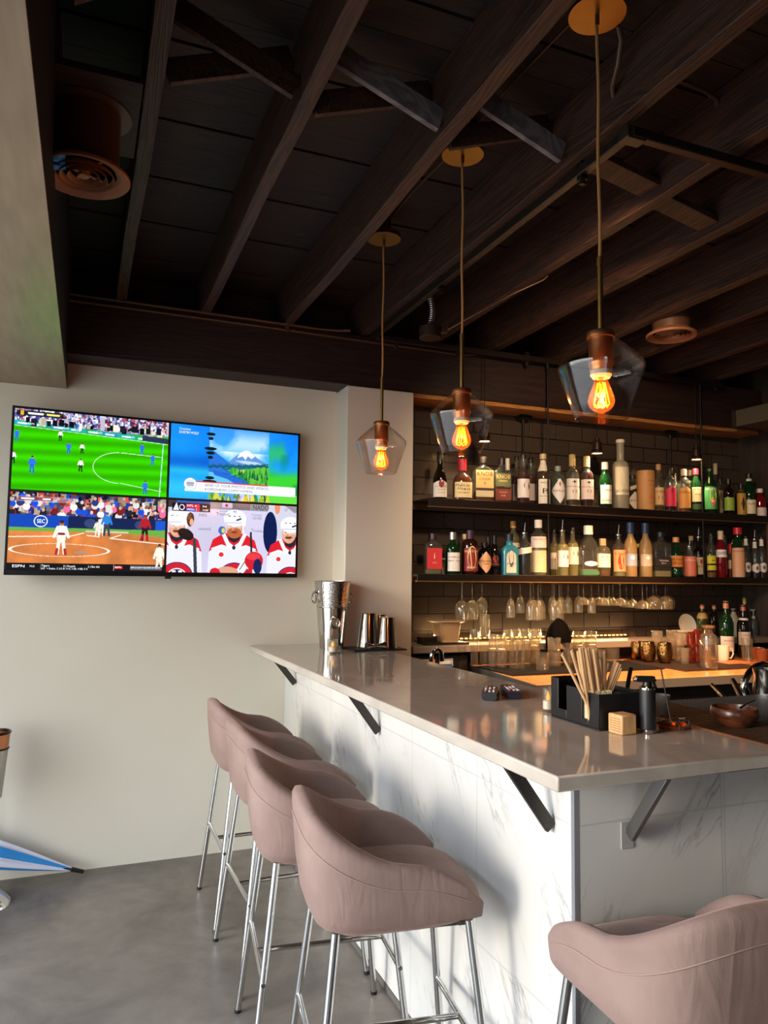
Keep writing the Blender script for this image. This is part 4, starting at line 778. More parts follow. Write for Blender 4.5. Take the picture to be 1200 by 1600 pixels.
def bottle(px,w,top,zs,row,style,kind,label,liq=None,fill=.6,cap=None,capl=.12,labels=(),sq=None,spout=False,group=None,cat='bottle',ztop=None,capr=1.12):
    """labels: (z0,z1 as share of height, half angle deg, colour, shape, [(text,v,size,colour)])"""
    P=aty(px,top,row); z=zs; h=P.z-z; r=w/2/ppm((P.x,row,z+h*.4))
    if spout: h_full=h; h=h*.80
    face=math.atan2(-row,-P.x)*.45+(-PI/2)*.55          # label faces between straight out and the camera
    root=thing('bottle',label,cat,(P.x,row,z),face+PI/2,group or ('bottles on the upper shelf' if abs(zs-S1)<.01 else 'bottles on the lower shelf'))
    pr=prof_bottle(style,r,h); n=28
    dep=sq[1] if sq else 1; ex=sq[0] if sq else 2
    def exf(q): return (1,dep,ex) if q>r*.62 else (1,1,2)
    exf_=exf if sq else None
    obj('glass_body',MB().lathe(pr,n,exf=exf_),bottle_mat(kind),root,ang=50)
    if liq:
        lp=[]; zt=h*fill
        for i,(a,b) in enumerate(pr):
            if b>=zt:
                a0,b0=pr[i-1]; k=(zt-b0)/(b-b0+1e-9); lp.append(((a0+(a-a0)*k)*.93,zt)); break
            lp.append((a*.93,max(b,h*.012)))
        obj('liquid',MB().lathe(lp+[(0,zt)],n,exf=exf_),liquid(liq),root,ang=50)
    nr=pr[-2][0]
    if cap:
        cm=mat(cap,.4 if cap!='c8c8c6' else .25,.0 if cap not in('c8c8c6','b99b5a') else .8)
        obj('cap',MB().lathe([(nr*capr,h*(1-capl)),(nr*capr,h*1.0),(nr*capr*.9,h*1.008),(0,h*1.008)],20),cm,root)
    if spout:
        obj('pour_spout',MB().lathe([(nr*1.05,h*.985),(nr*1.05,h*1.02),(nr*.55,h*1.035),(nr*.34,h*1.05)],14).cyl((0,0,h*1.04),(nr*.25,0,h_full),.0035,.0025,10),STEEL,root)
    flat=sq and ex>4
    for q in labels:
        z0,z1,ha,col,shape=q[:5]; txt=q[5] if len(q)>5 else()
        ha=R(ha)
        def rad(zf):
            zz=zf*h
            for (a0,b0),(a1,b1) in zip(pr,pr[1:]):
                if b0<=zz<=b1: return a0+(a1-a0)*(zz-b0)/(b1-b0+1e-9)
            return r
        def surf(u,zf,off):
            """u in -1..1 across the label"""
            if flat: return (u*r*math.sin(min(ha,1.25))*.97,-rad(zf)*dep-off,zf*h)
            a=-PI/2+u*ha; rr=rad(zf); p=2/ex; ca,sa=math.cos(a),math.sin(a); X=math.copysign(abs(ca)**p,ca)*rr; Y=math.copysign(abs(sa)**p,sa)*rr*dep; l=math.hypot(X,Y)
            return (X+X/l*off,Y+Y/l*off,zf*h)
        nu=14; mb=MB(); vs=[];fs=[]; nv=8
        for j in range(nv+1):
            t=j/nv; zf=z0+(z1-z0)*t
            if shape=='diamond': s_=max(.02,1-abs(2*t-1))
            elif shape=='gable': s_=1.0
            elif shape=='oval': s_=max(.05,math.sqrt(max(0,1-(2*t-1)**2)))
            elif shape=='arch': s_=1 if t<.7 else max(.05,math.sqrt(max(0,1-((t-.7)/.3)**2)))
            else: s_=1
            for i in range(nu+1):
                u=(2*i/nu-1); zz=zf
                if shape=='gable' and t>.75: zz=z0+(z1-z0)*(.75+(t-.75)*(1-.75*abs(u)))
                if shape=='slant': zz=zf+.04*u
                vs.append(surf(u*s_,zz,.0009))
        for j in range(nv):
            for i in range(nu): a=j*(nu+1)+i; fs.append((a,a+1,a+nu+2,a+nu+1))
        lo=obj('label',MB().add(vs,fs),mat(col,.6),root)
        for (s,v,size,tc) in txt:
            if s.startswith('#'):      # plain emblem shapes
                k=s[1:]; em=MB(); pts=[]
                if k=='disc': pts=[(math.cos(a)*size,v+math.sin(a)*size*.9) for a in np.linspace(0,2*PI,20)[:-1]]
                elif k=='band': pts=[(-.95,v-size/2),(.95,v-size/2),(.95,v+size/2),(-.95,v+size/2)]
                elif k=='spade': pts=[(-.75,v),(-.1,v+size*.5),(.1,v+size),(.45,v+size*.7),(.7,v),(.45,v-size*.6),(.1,v-size*.5),(-.1,v-size*.2)]
                elif k=='dia': pts=[(0,v-size),(.3,v),(0,v+size),(-.3,v)]
                elif k=='tree':
                    for a,b in(((0,v-size),(0,v)),((0,v),(-.35,v+size)),((0,v),(.4,v+size*.9)),((-.15,v+size*.4),(-.55,v+size*.6)),((.15,v+size*.4),(.6,v+size*.5)),((-.1,v+.1*size),(-.6,v+.2*size))):
                        d=.03; k2=len(em.v); em.v+= [surf(a[0]-d,z0+(z1-z0)*a[1],.0016),surf(a[0]+d,z0+(z1-z0)*a[1],.0016),surf(b[0]+d,z0+(z1-z0)*b[1],.0016),surf(b[0]-d,z0+(z1-z0)*b[1],.0016)]; em.f.append((k2,k2+1,k2+2,k2+3))
                if pts: em.add([surf(a,z0+(z1-z0)*b,.0016) for a,b in pts],[tuple(range(len(pts)))])
                obj('emblem',em,mat(tc,.6),lo); continue
            vv,ff=text_geo(s,1); mx=max(abs(p[0]) for p in vv) or 1
            sx=min(.9/mx,size*1.6/ .7*h*(z1-z0)/(r*max(ha,.3))); sy=size/.7
            obj('lettering',MB().add([surf(p[0]*sx,z0+(z1-z0)*(v+p[1]*sy),.0016) for p in vv],ff),mat(tc,.6),lo)
    return root
FY,BY=3.855,3.985
# ---------- upper shelf, left to right
U=lambda *a,**k: bottle(a[0],a[1],a[2],S1,*a[3:],**k)
U(687.5,22,707,FY,'long','dark','dark long-necked bottle with a white gabled label, leftmost on the upper shelf',cap='1a1110',capl=.2,labels=[(.04,.40,78,'e6dfd2','gable',[('CHERRY',.62,.09,'7a2430'),('#disc',.80,.28,'8a2a3a'),('liqueur',.45,.07,'6a5a50'),('DENMARK',.25,.05,'6a5a50')])])
U(722,29,718,FY,'maker','clear','amber bottle with dripping red wax neck and cream label on the upper shelf',liq='8a3a12',fill=.62,cap='b01624',capl=.28,sq=(3,1),capr=1.3,labels=[(.06,.43,66,'e3cf9a','rect',[('Maker\'s',.78,.16,INK),('Mark',.55,.16,INK),('WHISKY',.3,.08,INK)])])
U(755,31,715,FY,'knob','clear','flat clear bottle with orange-cream label and clear shoulders, next to the red wax bottle',liq='8f4a18',fill=.22,cap='1d1512',capl=.13,sq=(6,.6),labels=[(.30,.70,70,'e2a868','rect',[('KNOB',.78,.24,INK),('CREEK',.5,.13,INK),('9',.25,.16,INK)]),(.10,.24,70,'b9ab8a','rect')])
U(784,27,717,FY,'knob','clear','flat bottle with green and orange lettering, right of its cream-labelled twin',liq='7a2f12',fill=.34,cap='1d1512',capl=.13,sq=(6,.6),labels=[(.36,.66,72,'586038','rect',[('KNOB',.72,.3,'e8b878'),('CREEK',.4,.14,'e8b878')]),(.05,.30,72,'6a2418','rect',[('STRAIGHT',.7,.1,'d8a888'),('RYE',.4,.14,'d8a888')])])
U(793,14,717,BY,'tall','clear','brown bottle with tall white cap behind the green-lettered flat bottle',liq='5a1a10',fill=.7,cap='e2d8cb',capl=.25,labels=[(.12,.45,70,'6a5a58','rect')])
U(807,14,714,BY,'tall','clear','brown bottle with black cap behind the spade-labelled one, to its left',liq='5a1812',fill=.62,cap='15100f',capl=.06,labels=[(.1,.44,70,'8f7f86','rect',[('#spade',.55,.3,'3a3036')])])
U(817.5,20,711,FY,'tall','clear','red-brown bottle with a white label bearing a dark spade emblem, front of its trio',liq='5c1712',fill=.68,cap='15100f',capl=.06,labels=[(.12,.50,78,'e4dcd8','rect',[('#spade',.6,.3,'3a3238'),('#band',.12,.12,'3a2a30')])])
U(829,17,716,BY,'tall','clear','red-brown bottle with black cap at right behind the spade-labelled one',liq='5c1712',fill=.66,cap='15100f',capl=.09,labels=[(.12,.46,74,'b9a6a4','rect',[('#band',.12,.12,'3a2a30')])])
U(848.5,20.5,710,FY,'slope','clear','amber bottle with tall cream neck band and long cream label, left of the front rod',liq='6a2c10',fill=.62,cap='c9ab78',capl=.10,labels=[(.02,.50,62,'e6dccb','rect',[('BASIL',.85,.06,INK),('B',.5,.22,INK),('HAYDEN',.3,.05,INK)]),(.66,.88,150,'dccdb6','rect')])
U(871.5,20.5,729,FY,'squat','greyblue','small grey bottle with a white diamond label right of the front rod',liq='8a4a2a',fill=.1,cap='8a938f',capl=.12,labels=[(.05,.68,84,'ece8e4','diamond',[('WESTLAND',.5,.075,INK),('#dia',.78,.09,'b8333e')])])
U(894,20.5,711,FY,'tall','clear','clear bottle with gold cap and cream label marked 12, left one of the pair',liq='7a5a2a',fill=.12,cap='b39a62',capl=.22,labels=[(.13,.53,76,'e7ddd2','rect',[('MACALLAN',.62,.07,'8a4a44'),('12',.38,.14,'8a3a3a'),('#dia',.85,.06,INK)])])
U(916.5,20.5,714,FY,'tall','clear','amber-red bottle with gold cap and pinkish label marked 12, right one of the pair',liq='5a1a0e',fill=.7,cap='b39a62',capl=.20,labels=[(.15,.54,76,'ead6ce','rect',[('MACALLAN',.62,.07,'8a4a44'),('12',.4,.14,'8a3a3a'),('#dia',.85,.06,INK)])])
U(945,20,723,FY,'slope','green','green bottle with white cap and black-banded white label, left of the tall frosted one',cap='e6e2dc',capl=.15,labels=[(.09,.50,64,'e9e4da','rect',[('LAPHROAIG',.72,.11,INK),('#band',.42,.22,'2a2826'),('WHISKY',.18,.08,INK)])])
U(969,25,688,FY,'vodka','frost','tall frosted white bottle etched with a bare tree, largest on the upper shelf',cap='d9d3c2',capl=.04,labels=[(.30,.60,60,'d2c9ae','rect',[('#tree',.55,.38,'f2eee0')]),(.20,.30,60,'cfc6ac','rect',[('BELVEDERE',.5,.4,'4a463c')])])
U(988,20,743,3.995,'squat','clear','round amber flask with black cap and white diamond label behind the frosted bottle',liq='5a1c0e',fill=.6,cap='17110f',capl=.1,labels=[(.05,.55,70,'e0d4c4','diamond',[('RUM',.5,.1,INK)]),(.62,.72,40,'d9c6a8','slant')])
# cardboard canister
def canister(px,w,top,row,label):
    P=aty(px,top,row); h=P.z-S1; r=w/2/ppm((P.x,row,S1+h*.5)); root=thing('whisky_canister',label,'canister',(P.x,row,S1),R(-18))
    cm=mat('c08a52',.6); obj('tube',MB().lathe([(r*.98,0),(r,.004),(r,h-.012),(0,h-.012)],40),cm,root); obj('lid',MB().lathe([(r*1.01,h-.03),(r*1.01,h-.002),(r*.97,h),(r*.9,h-.006),(0,h-.006)],40),mat('b8844e',.5),root)
    def S(u,z): a=-PI/2+u; return (r*1.008*math.cos(a),r*1.008*math.sin(a),z)
    obj('red_seal',MB().add([S(.35+.30*math.cos(a),h*.34+r*.30*math.sin(a)) for a in np.linspace(0,2*PI,24)[:-1]],[tuple(range(23))]),mat('c8502c',.6),root)
    for s,z,k in(('SCAPA',.73,.016),('SINGLE MALT',.62,.007),('ORKNEY',.18,.008)):
        v,f=text_geo(s,1); obj('lettering',MB().add([S(.25+p[0]*k/r*1.0,h*z+p[1]*k) for p in v],f),mat('7a4a2a',.6),root)
canister(1008.5,27,736,FY,'tan cardboard whisky canister with a red seal on the upper shelf')
U(1028.5,15.5,726,FY,'slope','clear','clear bottle with cork stopper and orange-cream label right of the cardboard canister',liq='8a5a26',fill=.1,cap='b08458',capl=.12,labels=[(.13,.50,80,'e0b880','rect',[('BOURBON',.75,.08,INK),('11',.4,.2,'8a5a3a')])])
U(1046.5,17,732,FY,'squat','clear','bottle with a bright pink-red label and dark red spirit on the upper shelf',liq='4a0f10',fill=.26,cap='2a1a16',capl=.14,labels=[(.12,.58,80,'d8304e','arch',[('#disc',.8,.14,'a81f38'),('#band',.45,.05,'f0b0ba'),('#band',.3,.05,'f0b0ba')])])
U(1054,14,740,BY,'squat','clear','clear bottle with dark stopper behind the pink-red label bottle',liq='5a2414',fill=.3,cap='2a1a16',capl=.16)
U(1068,19,734,FY,'squat','clear','clear bottle with cork cap and orange arched label on the upper shelf',liq='a8652a',fill=.1,cap='cbb48c',capl=.14,labels=[(.10,.60,78,'e0a050','arch',[('CORSAIR',.72,.12,'5a3a1a'),('#band',.2,.06,'8a3020')])])
U(1078,14,735,BY,'squat','clear','clear cork-capped bottle half hidden behind the green red-capped bottle',cap='c6b494',capl=.12,labels=[(.7,.76,150,'b9a98a','rect')])
U(1086.5,18,733,FY,'slope','green','green bottle with red cap and cream label on the upper shelf',cap='9a1626',capl=.13,labels=[(.25,.58,60,'ddc99c','rect',[('JAMESON',.85,.12,INK),('IRISH',.5,.09,INK)]),(.08,.2,60,'3a4a2a','rect')])
U(1109,20,733,FY,'slope','green','green bottle with a yellow and pink picture label right of the second front rod',cap='1f4a2a',capl=.05,labels=[(.10,.60,80,'3f8a4a','rect',[('VINCENT',.88,.1,'d8e0f0'),('#disc',.62,.36,'e0d034'),('#dia',.3,.2,'d8286a'),('#band',.06,.1,'2a7a3a')])])
U(1117.5,13,725,4.03,'tall','clear','tall clear bottle with pale cork stopper behind the picture-label bottle',cap='b9ab8c',capl=.2)
U(1125,16,747,FY+.10,'squat','clear','clear bottle with a beige round-picture label right of the picture-label bottle',cap='2a221e',capl=.1,labels=[(.08,.66,76,'8a7a5c','rect',[('#disc',.6,.45,'5a4a38')])])
U(1138,16.5,749,FY,'tall','dark','dark bottle with a yellow-green label on the upper shelf',cap='17110f',capl=.14,labels=[(.12,.48,76,'8aa83a','rect',[('#band',.85,.1,'3a5a24'),('#band',.4,.04,'3a5a24')])])
U(1157.5,14,756,FY,'squat','olive','small gold-labelled bottle with a black diamond and black cap',liq=None,cap='15100f',capl=.16,labels=[(.02,.78,84,'b98a34','rect',[('#dia',.45,.3,'1a1512'),('#band',.12,.05,'6a4a1a')])])
U(1170,18.5,741,FY,'slope','green','dark green bottle with black cap and cream label near the upper shelf end',cap='15120f',capl=.1,labels=[(.05,.38,66,'e0d2b0','rect',[('GIN',.7,.14,INK)]),(.83,.89,150,'cfc6b4','rect')])
U(1187,18,764,FY,'slope','red','red bottle with white cap and a wide white label, rightmost on the upper shelf',cap='e6e2da',capl=.14,labels=[(.02,.32,86,'e6cdc8','rect',[('#band',.8,.1,'8a2a34'),('#band',.35,.35,'4a3038')])])
# ---------- lower shelf, left to right
Lw=lambda *a,**k: bottle(a[0],a[1],a[2],S2,*a[3:],**k)
Lw(677,26,834,FY,'squat','clear','clear bottle with a large red label, leftmost on the lower shelf',liq='d8d2a0',fill=.12,cap='2a1a18',capl=.14,sq=(5,.7),labels=[(.13,.64,76,'c8282c','rect',[('i',.62,.28,'f0d8c0'),('GIN',.3,.08,'f0a89a')])])
Lw(694,15,872,BY,'squat','pale','small bottle of golden spirit behind the red-label and green gin bottles',liq='e0a648',fill=.8,cap='e0d4b8',capl=.1)
Lw(707.5,22,832,FY,'tall','green','green gin bottle with silver cap and white label on the lower shelf',cap='c8c8c6',capl=.17,sq=(2.6,1),labels=[(.08,.52,58,'e4e2da','rect',[('LONDON',.75,.08,'9a3a34'),('DRY GIN',.55,.08,INK),('#band',.32,.03,'1f4a2c')])])
Lw(726,15,835,BY,'squat','pale','pale bottle with cork stopper behind the green gin and purple-capped bottles',liq='d8c060',fill=.5,cap='cbb488',capl=.12)
Lw(734.5,25,829,FY,'squat','brown','dark bottle with tall purple cap and ornate red and cream label on the lower shelf',cap='3a2436',capl=.28,labels=[(.08,.60,62,'8a2a2c','rect',[('#disc',.6,.55,'e0b878'),('BOSTON',.85,.09,'f0d8b0'),('RUM',.15,.09,'f0d8b0')])])
Lw(757,21,848,FY,'squat','black','black apothecary bottle with an orange-cream diamond label on the lower shelf',cap='141112',capl=.12,labels=[(.06,.72,84,'e0a874','diamond',[("HENDRICK'S",.55,.07,INK),('GIN',.42,.07,INK)])])
Lw(763,15,839,BY,'slope','dark','black-capped dark bottle behind the diamond-label apothecary bottle',cap='141112',capl=.2)
Lw(772.5,16,837,FY+.04,'slope','dark','dark bottle with black cap and red emblem left of the blue square bottle',cap='141112',capl=.22,labels=[(.22,.48,78,'1c1416','rect',[('#disc',.7,.4,'a83a3c'),('KRAKEN',.2,.16,'c85a54')])])
Lw(796,25,835,FY,'tall','blue','bright blue square gin bottle with dark cap on the lower shelf',cap='17202c',capl=.16,sq=(6,.8),labels=[(.06,.60,40,'c9c3ae','arch',[('#disc',.7,.5,'3a5a66'),('BOMBAY',.4,.07,'2a3a4a'),('GIN',.28,.06,'2a3a4a')])])
Lw(802,19,815,BY,'squat','pale','pale bottle with gold round stopper behind the blue square bottle',liq='d8c478',fill=.7,cap='d09a4a',capl=.12,labels=[(.3,.6,80,'ddd4d0','rect')])
Lw(819.5,22,817,FY,'squat','clear','clear bottle with metal pourer, dark lower half and slanted white label',liq='1c1628',fill=.66,spout=True,labels=[(.52,.66,84,'e2d8cc','slant')])
Lw(841,25,813,FY,'squat','clear','large textured clear bottle with white cap and pinkish top label',liq='ddd8ac',fill=.62,cap='dedad0',capl=.14,labels=[(.50,.70,80,'dcc4bc','rect',[('RESERVA',.75,.16,'8a6a64')]),(.06,.45,80,'b9b490','rect')])
Lw(866,14,828,BY,'tall','pale','pale bottle with black cap behind the shelf rod on the lower shelf',liq='d8d090',fill=.62,cap='17120f',capl=.06,labels=[(.14,.50,76,'c9c0bc','rect',[('#spade',.55,.25,'4a4248')])])
Lw(878.6,18,812,FY,'tall','pale','pale bottle with pour spout and white spade-emblem label right of the front rod',liq='dfe0b4',fill=.7,spout=True,labels=[(.20,.56,76,'d9d8d4','rect',[('#spade',.6,.28,'3a3440'),('#band',.1,.1,'3c3a4a')])])
Lw(894.5,18,825,FY+.05,'tall','pale','pale black-capped bottle with white spade-emblem label right of its spouted twin',liq='dfe0b4',fill=.68,cap='17120f',capl=.07,labels=[(.24,.60,76,'d9d2cc','rect',[('#spade',.6,.28,'3a3440'),('#band',.1,.1,'3c3a4a')])])
Lw(919,28,822,FY,'slope','clear','clear square-shouldered gin bottle with white cap and green base on the lower shelf',liq='cfe0b8',fill=.14,cap='e2e0da',capl=.17,sq=(5,.8),labels=[(.03,.10,80,'2c6a4a','rect'),(.2,.3,50,'e8ecd8','oval')])
Lw(941.5,23,842,FY,'squat','pale','rounded clear bottle with cream label and a little amber left, on the lower shelf',liq='8a4a18',fill=.14,cap='a89a70',capl=.18,labels=[(.24,.60,64,'e0dcc8','rect',[('RUM',.75,.12,INK),('#band',.3,.04,'8a8470')])])
Lw(966,21,820,FY,'squat','clear','clear bottle with long pour spout and orange label left of the frosted pair',liq='e4e0b4',fill=.12,spout=True,labels=[(.12,.64,66,'c88a5c','rect',[("Tito's",.82,.14,'5a3020'),('#disc',.45,.4,'7a2a20')])])
Lw(984.5,20,817,FY,'goose','goose','left frosted golden bottle with navy cap and mountain label on the lower shelf',cap='24365c',capl=.2,capr=1.25,labels=[(.20,.42,70,'8fa0b8','rect',[('#dia',.7,.2,'e8ecf2'),('#band',.2,.2,'5a74a0')])])
Lw(997,15,850,BY,'squat','dark','dark bottle with a small label between the two frosted golden bottles',cap='b9a94a',capl=.1,labels=[(.3,.5,70,'3a2a20','rect')])
Lw(1008,20,818,FY,'goose','goose','right frosted golden bottle with navy cap on the lower shelf',cap='24365c',capl=.19,capr=1.25,labels=[(.20,.42,70,'b0a898','rect',[('#dia',.7,.2,'e8e4da'),('#band',.2,.2,'8a8a94')])])
Lw(1032,28,832,FY,'squat','clear','wide clear tequila bottle with black band label and dark cap',liq='e9e2ac',fill=.14,cap='1c2026',capl=.1,sq=(6,.75),labels=[(.26,.42,80,'201c1c','rect',[('TEQUILA',.65,.22,'d8d0c4'),('Blanco',.3,.16,'d8d0c4')])])
Lw(1056,21,840,FY,'jager','dgreen','green-necked bottle with orange label and dark rounded foot on the lower shelf',cap='d89a5a',capl=.12,labels=[(.26,.54,70,'d8883a','rect',[('Rhum',.68,.22,'5a2a14'),('Depaz',.34,.16,'5a2a14')])])
Lw(1077,20,842,FY,'squat','clear','bottle with a wraparound coral label and pour spout on the lower shelf',liq='c8704a',fill=.3,spout=True,labels=[(.05,.68,95,'dc7a5c','rect',[('APEROL',.8,.1,'f2d0bc'),('#band',.5,.02,'f0b8a0'),('#band',.3,.02,'f0b8a0')])])
Lw(1079.5,16,838,BY,'squat','clear','clear bottle with cork stopper behind the coral-label bottle',cap='a8946c',capl=.1)
Lw(1091,17,824,FY+.06,'tall','dark','dark bottle with silver collar and cream and red label on the lower shelf',spout=True,labels=[(.08,.50,80,'e0c89c','rect',[('#disc',.75,.16,'b83a2a'),('FERNET',.45,.1,'7a2a1c'),('#band',.1,.05,'8a5a3a')])])
Lw(1110.5,14.5,834,FY,'slope','clear','slim clear bottle with two bright yellow labels on the lower shelf',liq='c88a3a',fill=.12,cap='1c1816',capl=.05,labels=[(.32,.50,78,'d2cc2c','rect',[('LICOR',.85,.12,INK),('#dia',.4,.1,'6a6a1a')]),(.17,.28,78,'c8c42a','rect')])
Lw(1125.6,17,830,FY,'slope','red','crimson aperitif bottle with beige cap and white neck label on the lower shelf',cap='cdbb98',capl=.18,labels=[(.44,.60,74,'e8e2da','rect',[('CAMPARI',.5,.4,'2a2a5a')])])
Lw(1132,13,836,BY,'slope','clear','clear bottle with dark cap behind the crimson aperitif bottle',liq='b8283a',fill=.5,cap='17120f',capl=.05)
Lw(1141,12,850,FY+.05,'slope','clear','slim bottle of bright red liqueur with a cream label on the lower shelf',liq='d8202a',fill=.55,cap='b01c28',capl=.3,labels=[(.27,.52,74,'d8b898','rect',[('#band',.85,.1,'5a2a24')])])
Lw(1145,11,843,BY,'slope','dgreen','dark bottle with white neck band behind the slim red liqueur',cap='1a1512',capl=.06,labels=[(.74,.92,150,'e2dcd0','rect')])
Lw(1152,20,825,FY,'slope','dgreen','green bottle with red wax cap and tall beige label on the lower shelf',cap='c02030',capl=.13,capr=1.4,labels=[(.02,.60,84,'d8a47c','rect',[('CHARTREUSE',.88,.06,'6a4030'),('#band',.6,.02,'8a5a44'),('#band',.5,.02,'8a5a44'),('#band',.18,.22,'b07a4a')])])
for px,top,sp,l in((1165,838,False,'left of three white-necked clear bottles at the right end of the lower shelf'),(1178.5,828,True,'middle one of three white-necked bottles at the right end, fitted with a pour spout'),(1189.5,839,False,'right of three white-necked clear bottles at the right end of the lower shelf')):
    Lw(px,13.5,top,FY,'slope','clear',l,liq='3a2a2a',fill=.3,cap=None if sp else '1a1512',capl=.04,spout=sp,labels=[(.78,.94,150,'e2ddd4','rect'),(.14,.38,76,'dcd6ce','oval',[('#disc',.5,.22,'6a5a58')])])
# ================================================================ GLASSWARE
GG=glass('f8f6f0',.03,.8,.035,'fff4e0'); GG2=glass('f2ece0',.05,.7,.10,'f0e8d8'); GWARM=glass('e8b49c',.05,.5,.08,'c86a4a')  # GG and GG2: faint milky body stands in for strip-lit highlights
CZ=.94; MZ=CZ+.008
mt=thing('bar_mat','black ribbed rubber mat under the glasses at the left end of the back counter','mat',(2.5,3.55,CZ))
def ribmat(root,x0,x1,y0,y1,z,step=.02,m=RUBBER,ax='x'):
    obj('mat_base',MB().bx(x0,x1,y0,y1,z,z+.003),m,root); mb=MB(); 
    if ax=='x':
        x=x0
        while x<x1: mb.bx(x,x+step*.45,y0,y1,z+.003,z+.008); x+=step
    else:
        y=y0
        while y<y1: mb.bx(x0,x1,y,y+step*.45,z+.003,z+.008); y+=step
    obj('rib',mb,m,root)['kind']='stuff'
ribmat(mt,-.385,.62,-.13,.26,0)
mt2=thing('bar_mat','brown ribbed rubber mat under the cups at the right of the back counter','mat',(3.4,3.6,CZ)); ribmat(mt2,-.24,.36,-.3,.22,0,m=mat('33241a',.5))
def wall2(pr,t): return pr+[(max(r-t,.0),z+ (t if i==0 else 0)) for i,(r,z) in reversed(list(enumerate(pr)))]
def tumbler(px,base,w,h,label,y=None,m=GG,taper=.92,z=MZ,facets=0,grp='drinking glasses on the back counter',name='tumbler',cat='glass',liq=None,thing_only=False):
    P=atz(px,base,z) if y is None else aty(px,base,y)
    if y is None and P.y>3.785: P=aty(px,base,3.785)
    r=w/2/ppm((P.x,P.y,z)); hh=h/ppm((P.x,P.y,z))
    n=facets or 28
    g=MB().lathe([(0,0),(r*taper*.96,0),(r*taper,.004),(r,hh),(r-.0022,hh),(r*taper-.0025,.012),(0,.012)],n)
    o=obj(name,g,m,loc=(P.x,P.y,z),ang=60 if not facets else 20); tag(o,label,cat,grp)
    if liq: obj('drink',MB().lathe([(0,.0125),(r*taper-.003,.0125),(r*taper,hh*liq[1]),(0,hh*liq[1])],20),liquid(liq[0]),o)
    return o
def wine(px,rim,w,y,zt,label,kind='wine',grp='stemware hanging upside down from the lower shelf'):
    """upside-down stemware: foot up at zt, rim at pixel row rim"""
    P=aty(px,rim,y); r=w/2/ppm((P.x,y,P.z)); H_=zt-P.z
    if kind=='wine': pr=[(.0,0),(.034,0),(.034,-.002),(.006,-.006),(.0036,-.02),(.0034,-H_*.44),(.006,-H_*.47),(r*.5,-H_*.50),(r*.86,-H_*.58),(r,-H_*.70),(r*.97,-H_*.84),(r*.84,-H_),(r*.84-.0012,-H_),(r*.955,-H_*.84),(r*.98,-H_*.70),(r*.84,-H_*.585),(r*.45,-H_*.51),(0,-H_*.50)]
    elif kind=='flute': pr=[(0,0),(.03,0),(.03,-.002),(.006,-.006),(.0034,-.018),(.0032,-H_*.40),(.006,-H_*.43),(r*.62,-H_*.50),(r*.9,-H_*.62),(r,-H_*.78),(r*.98,-H_),(r*.98-.0012,-H_),(r*.98,-H_*.78),(r*.87,-H_*.62),(r*.55,-H_*.505),(0,-H_*.48)]
    else: pr=[(0,0),(.032,0),(.032,-.002),(.006,-.006),(.0036,-.02),(.0034,-H_*.60),(.008,-H_*.65),(r*.5,-H_*.70),(r*.85,-H_*.80),(r,-H_),(r-.0012,-H_),(r*.83,-H_*.81),(r*.45,-H_*.71),(0,-H_*.68)]
    o=obj(dict(wine='wine_glass',flute='flute_glass',coupe='coupe_glass')[kind],MB().lathe(pr[1:],26),GG,loc=(P.x,y,zt),ang=60); return tag(o,label,'glass',grp)
rk=S2-.045
mb=MB()
rack=thing('glass_rack','row of thin steel rails under the lower shelf holding the hanging stemware','rack',(2.9,3.95,rk))
for i,x in enumerate(np.arange(2.0,3.75,.078)): obj('rail',MB().bx(x-2.9-.003,x-2.9+.003,-.13,.12,-.004,.003).bx(x-2.9-.010,x-2.9+.010,-.13,.12,-.006,-.003),mat('7b6a50',.3,.9),rack)
obj('crosspiece',MB().bx(-.92,.85,-.135,-.127,.0,.0085).bx(-.92,.85,.11,.12,.0,.0085),mat('7b6a50',.3,.9),rack)
WZ=rk+.0005
for px,rim,w,y,l in((721.7,969,22.5,3.86,'large wine glass hanging upside down, leftmost of the stemware'),(738,968,20,3.93,'wine glass hanging upside down, second from the left'),(753,960,18,4.01,'wine glass hanging upside down, third from the left, farther back')): wine(px,rim,w,y,WZ,l)
fl=[(798,965,14,3.9,'first'),(813,958,14,3.99,'second'),(829,969,15,3.86,'third'),(833.5,967,15,3.95,'fourth'),(841,969,15,3.86,'fifth'),(845,967,15,3.95,'sixth'),(863,958,13,3.97,'seventh'),(866,969,14,3.86,'eighth'),(874,969,14,3.86,'ninth'),(877,958,13,3.97,'tenth'),(888,958,13,3.95,'eleventh'),(904,957,13.5,3.93,'twelfth'),(924.5,958,13.5,3.9,'thirteenth')]
for px,rim,w,y,o in fl: wine(px,rim,w,y,WZ,f'slim flute glass hanging upside down, {o} flute from the left','flute')
co=[(912,945,22,3.85),(936,944,23,3.95),(943.5,946,23,3.85),(952,945,22,4.05),(958,946,23,3.95),(969,946,23,3.85),(979,949,22,4.04),(988,949,23,3.94),(1004,951,23,3.85),(1011,950,22,3.95)]
for (px,rim,w,y),o in zip(co,ORD): wine(px,rim,w,y,WZ,f'shallow coupe glass hanging upside down, {o} coupe from the left','coupe')
for (px,rim,w,y),o in zip([(1021,952,22,3.88),(1026,950,22,3.97),(1040,952,23,3.88),(1044,951,22,3.97)],('first','second','third','last')): wine(px,rim,w,y,WZ,f'round-bowled wine glass at the right end of the hanging stemware, {o} of four')
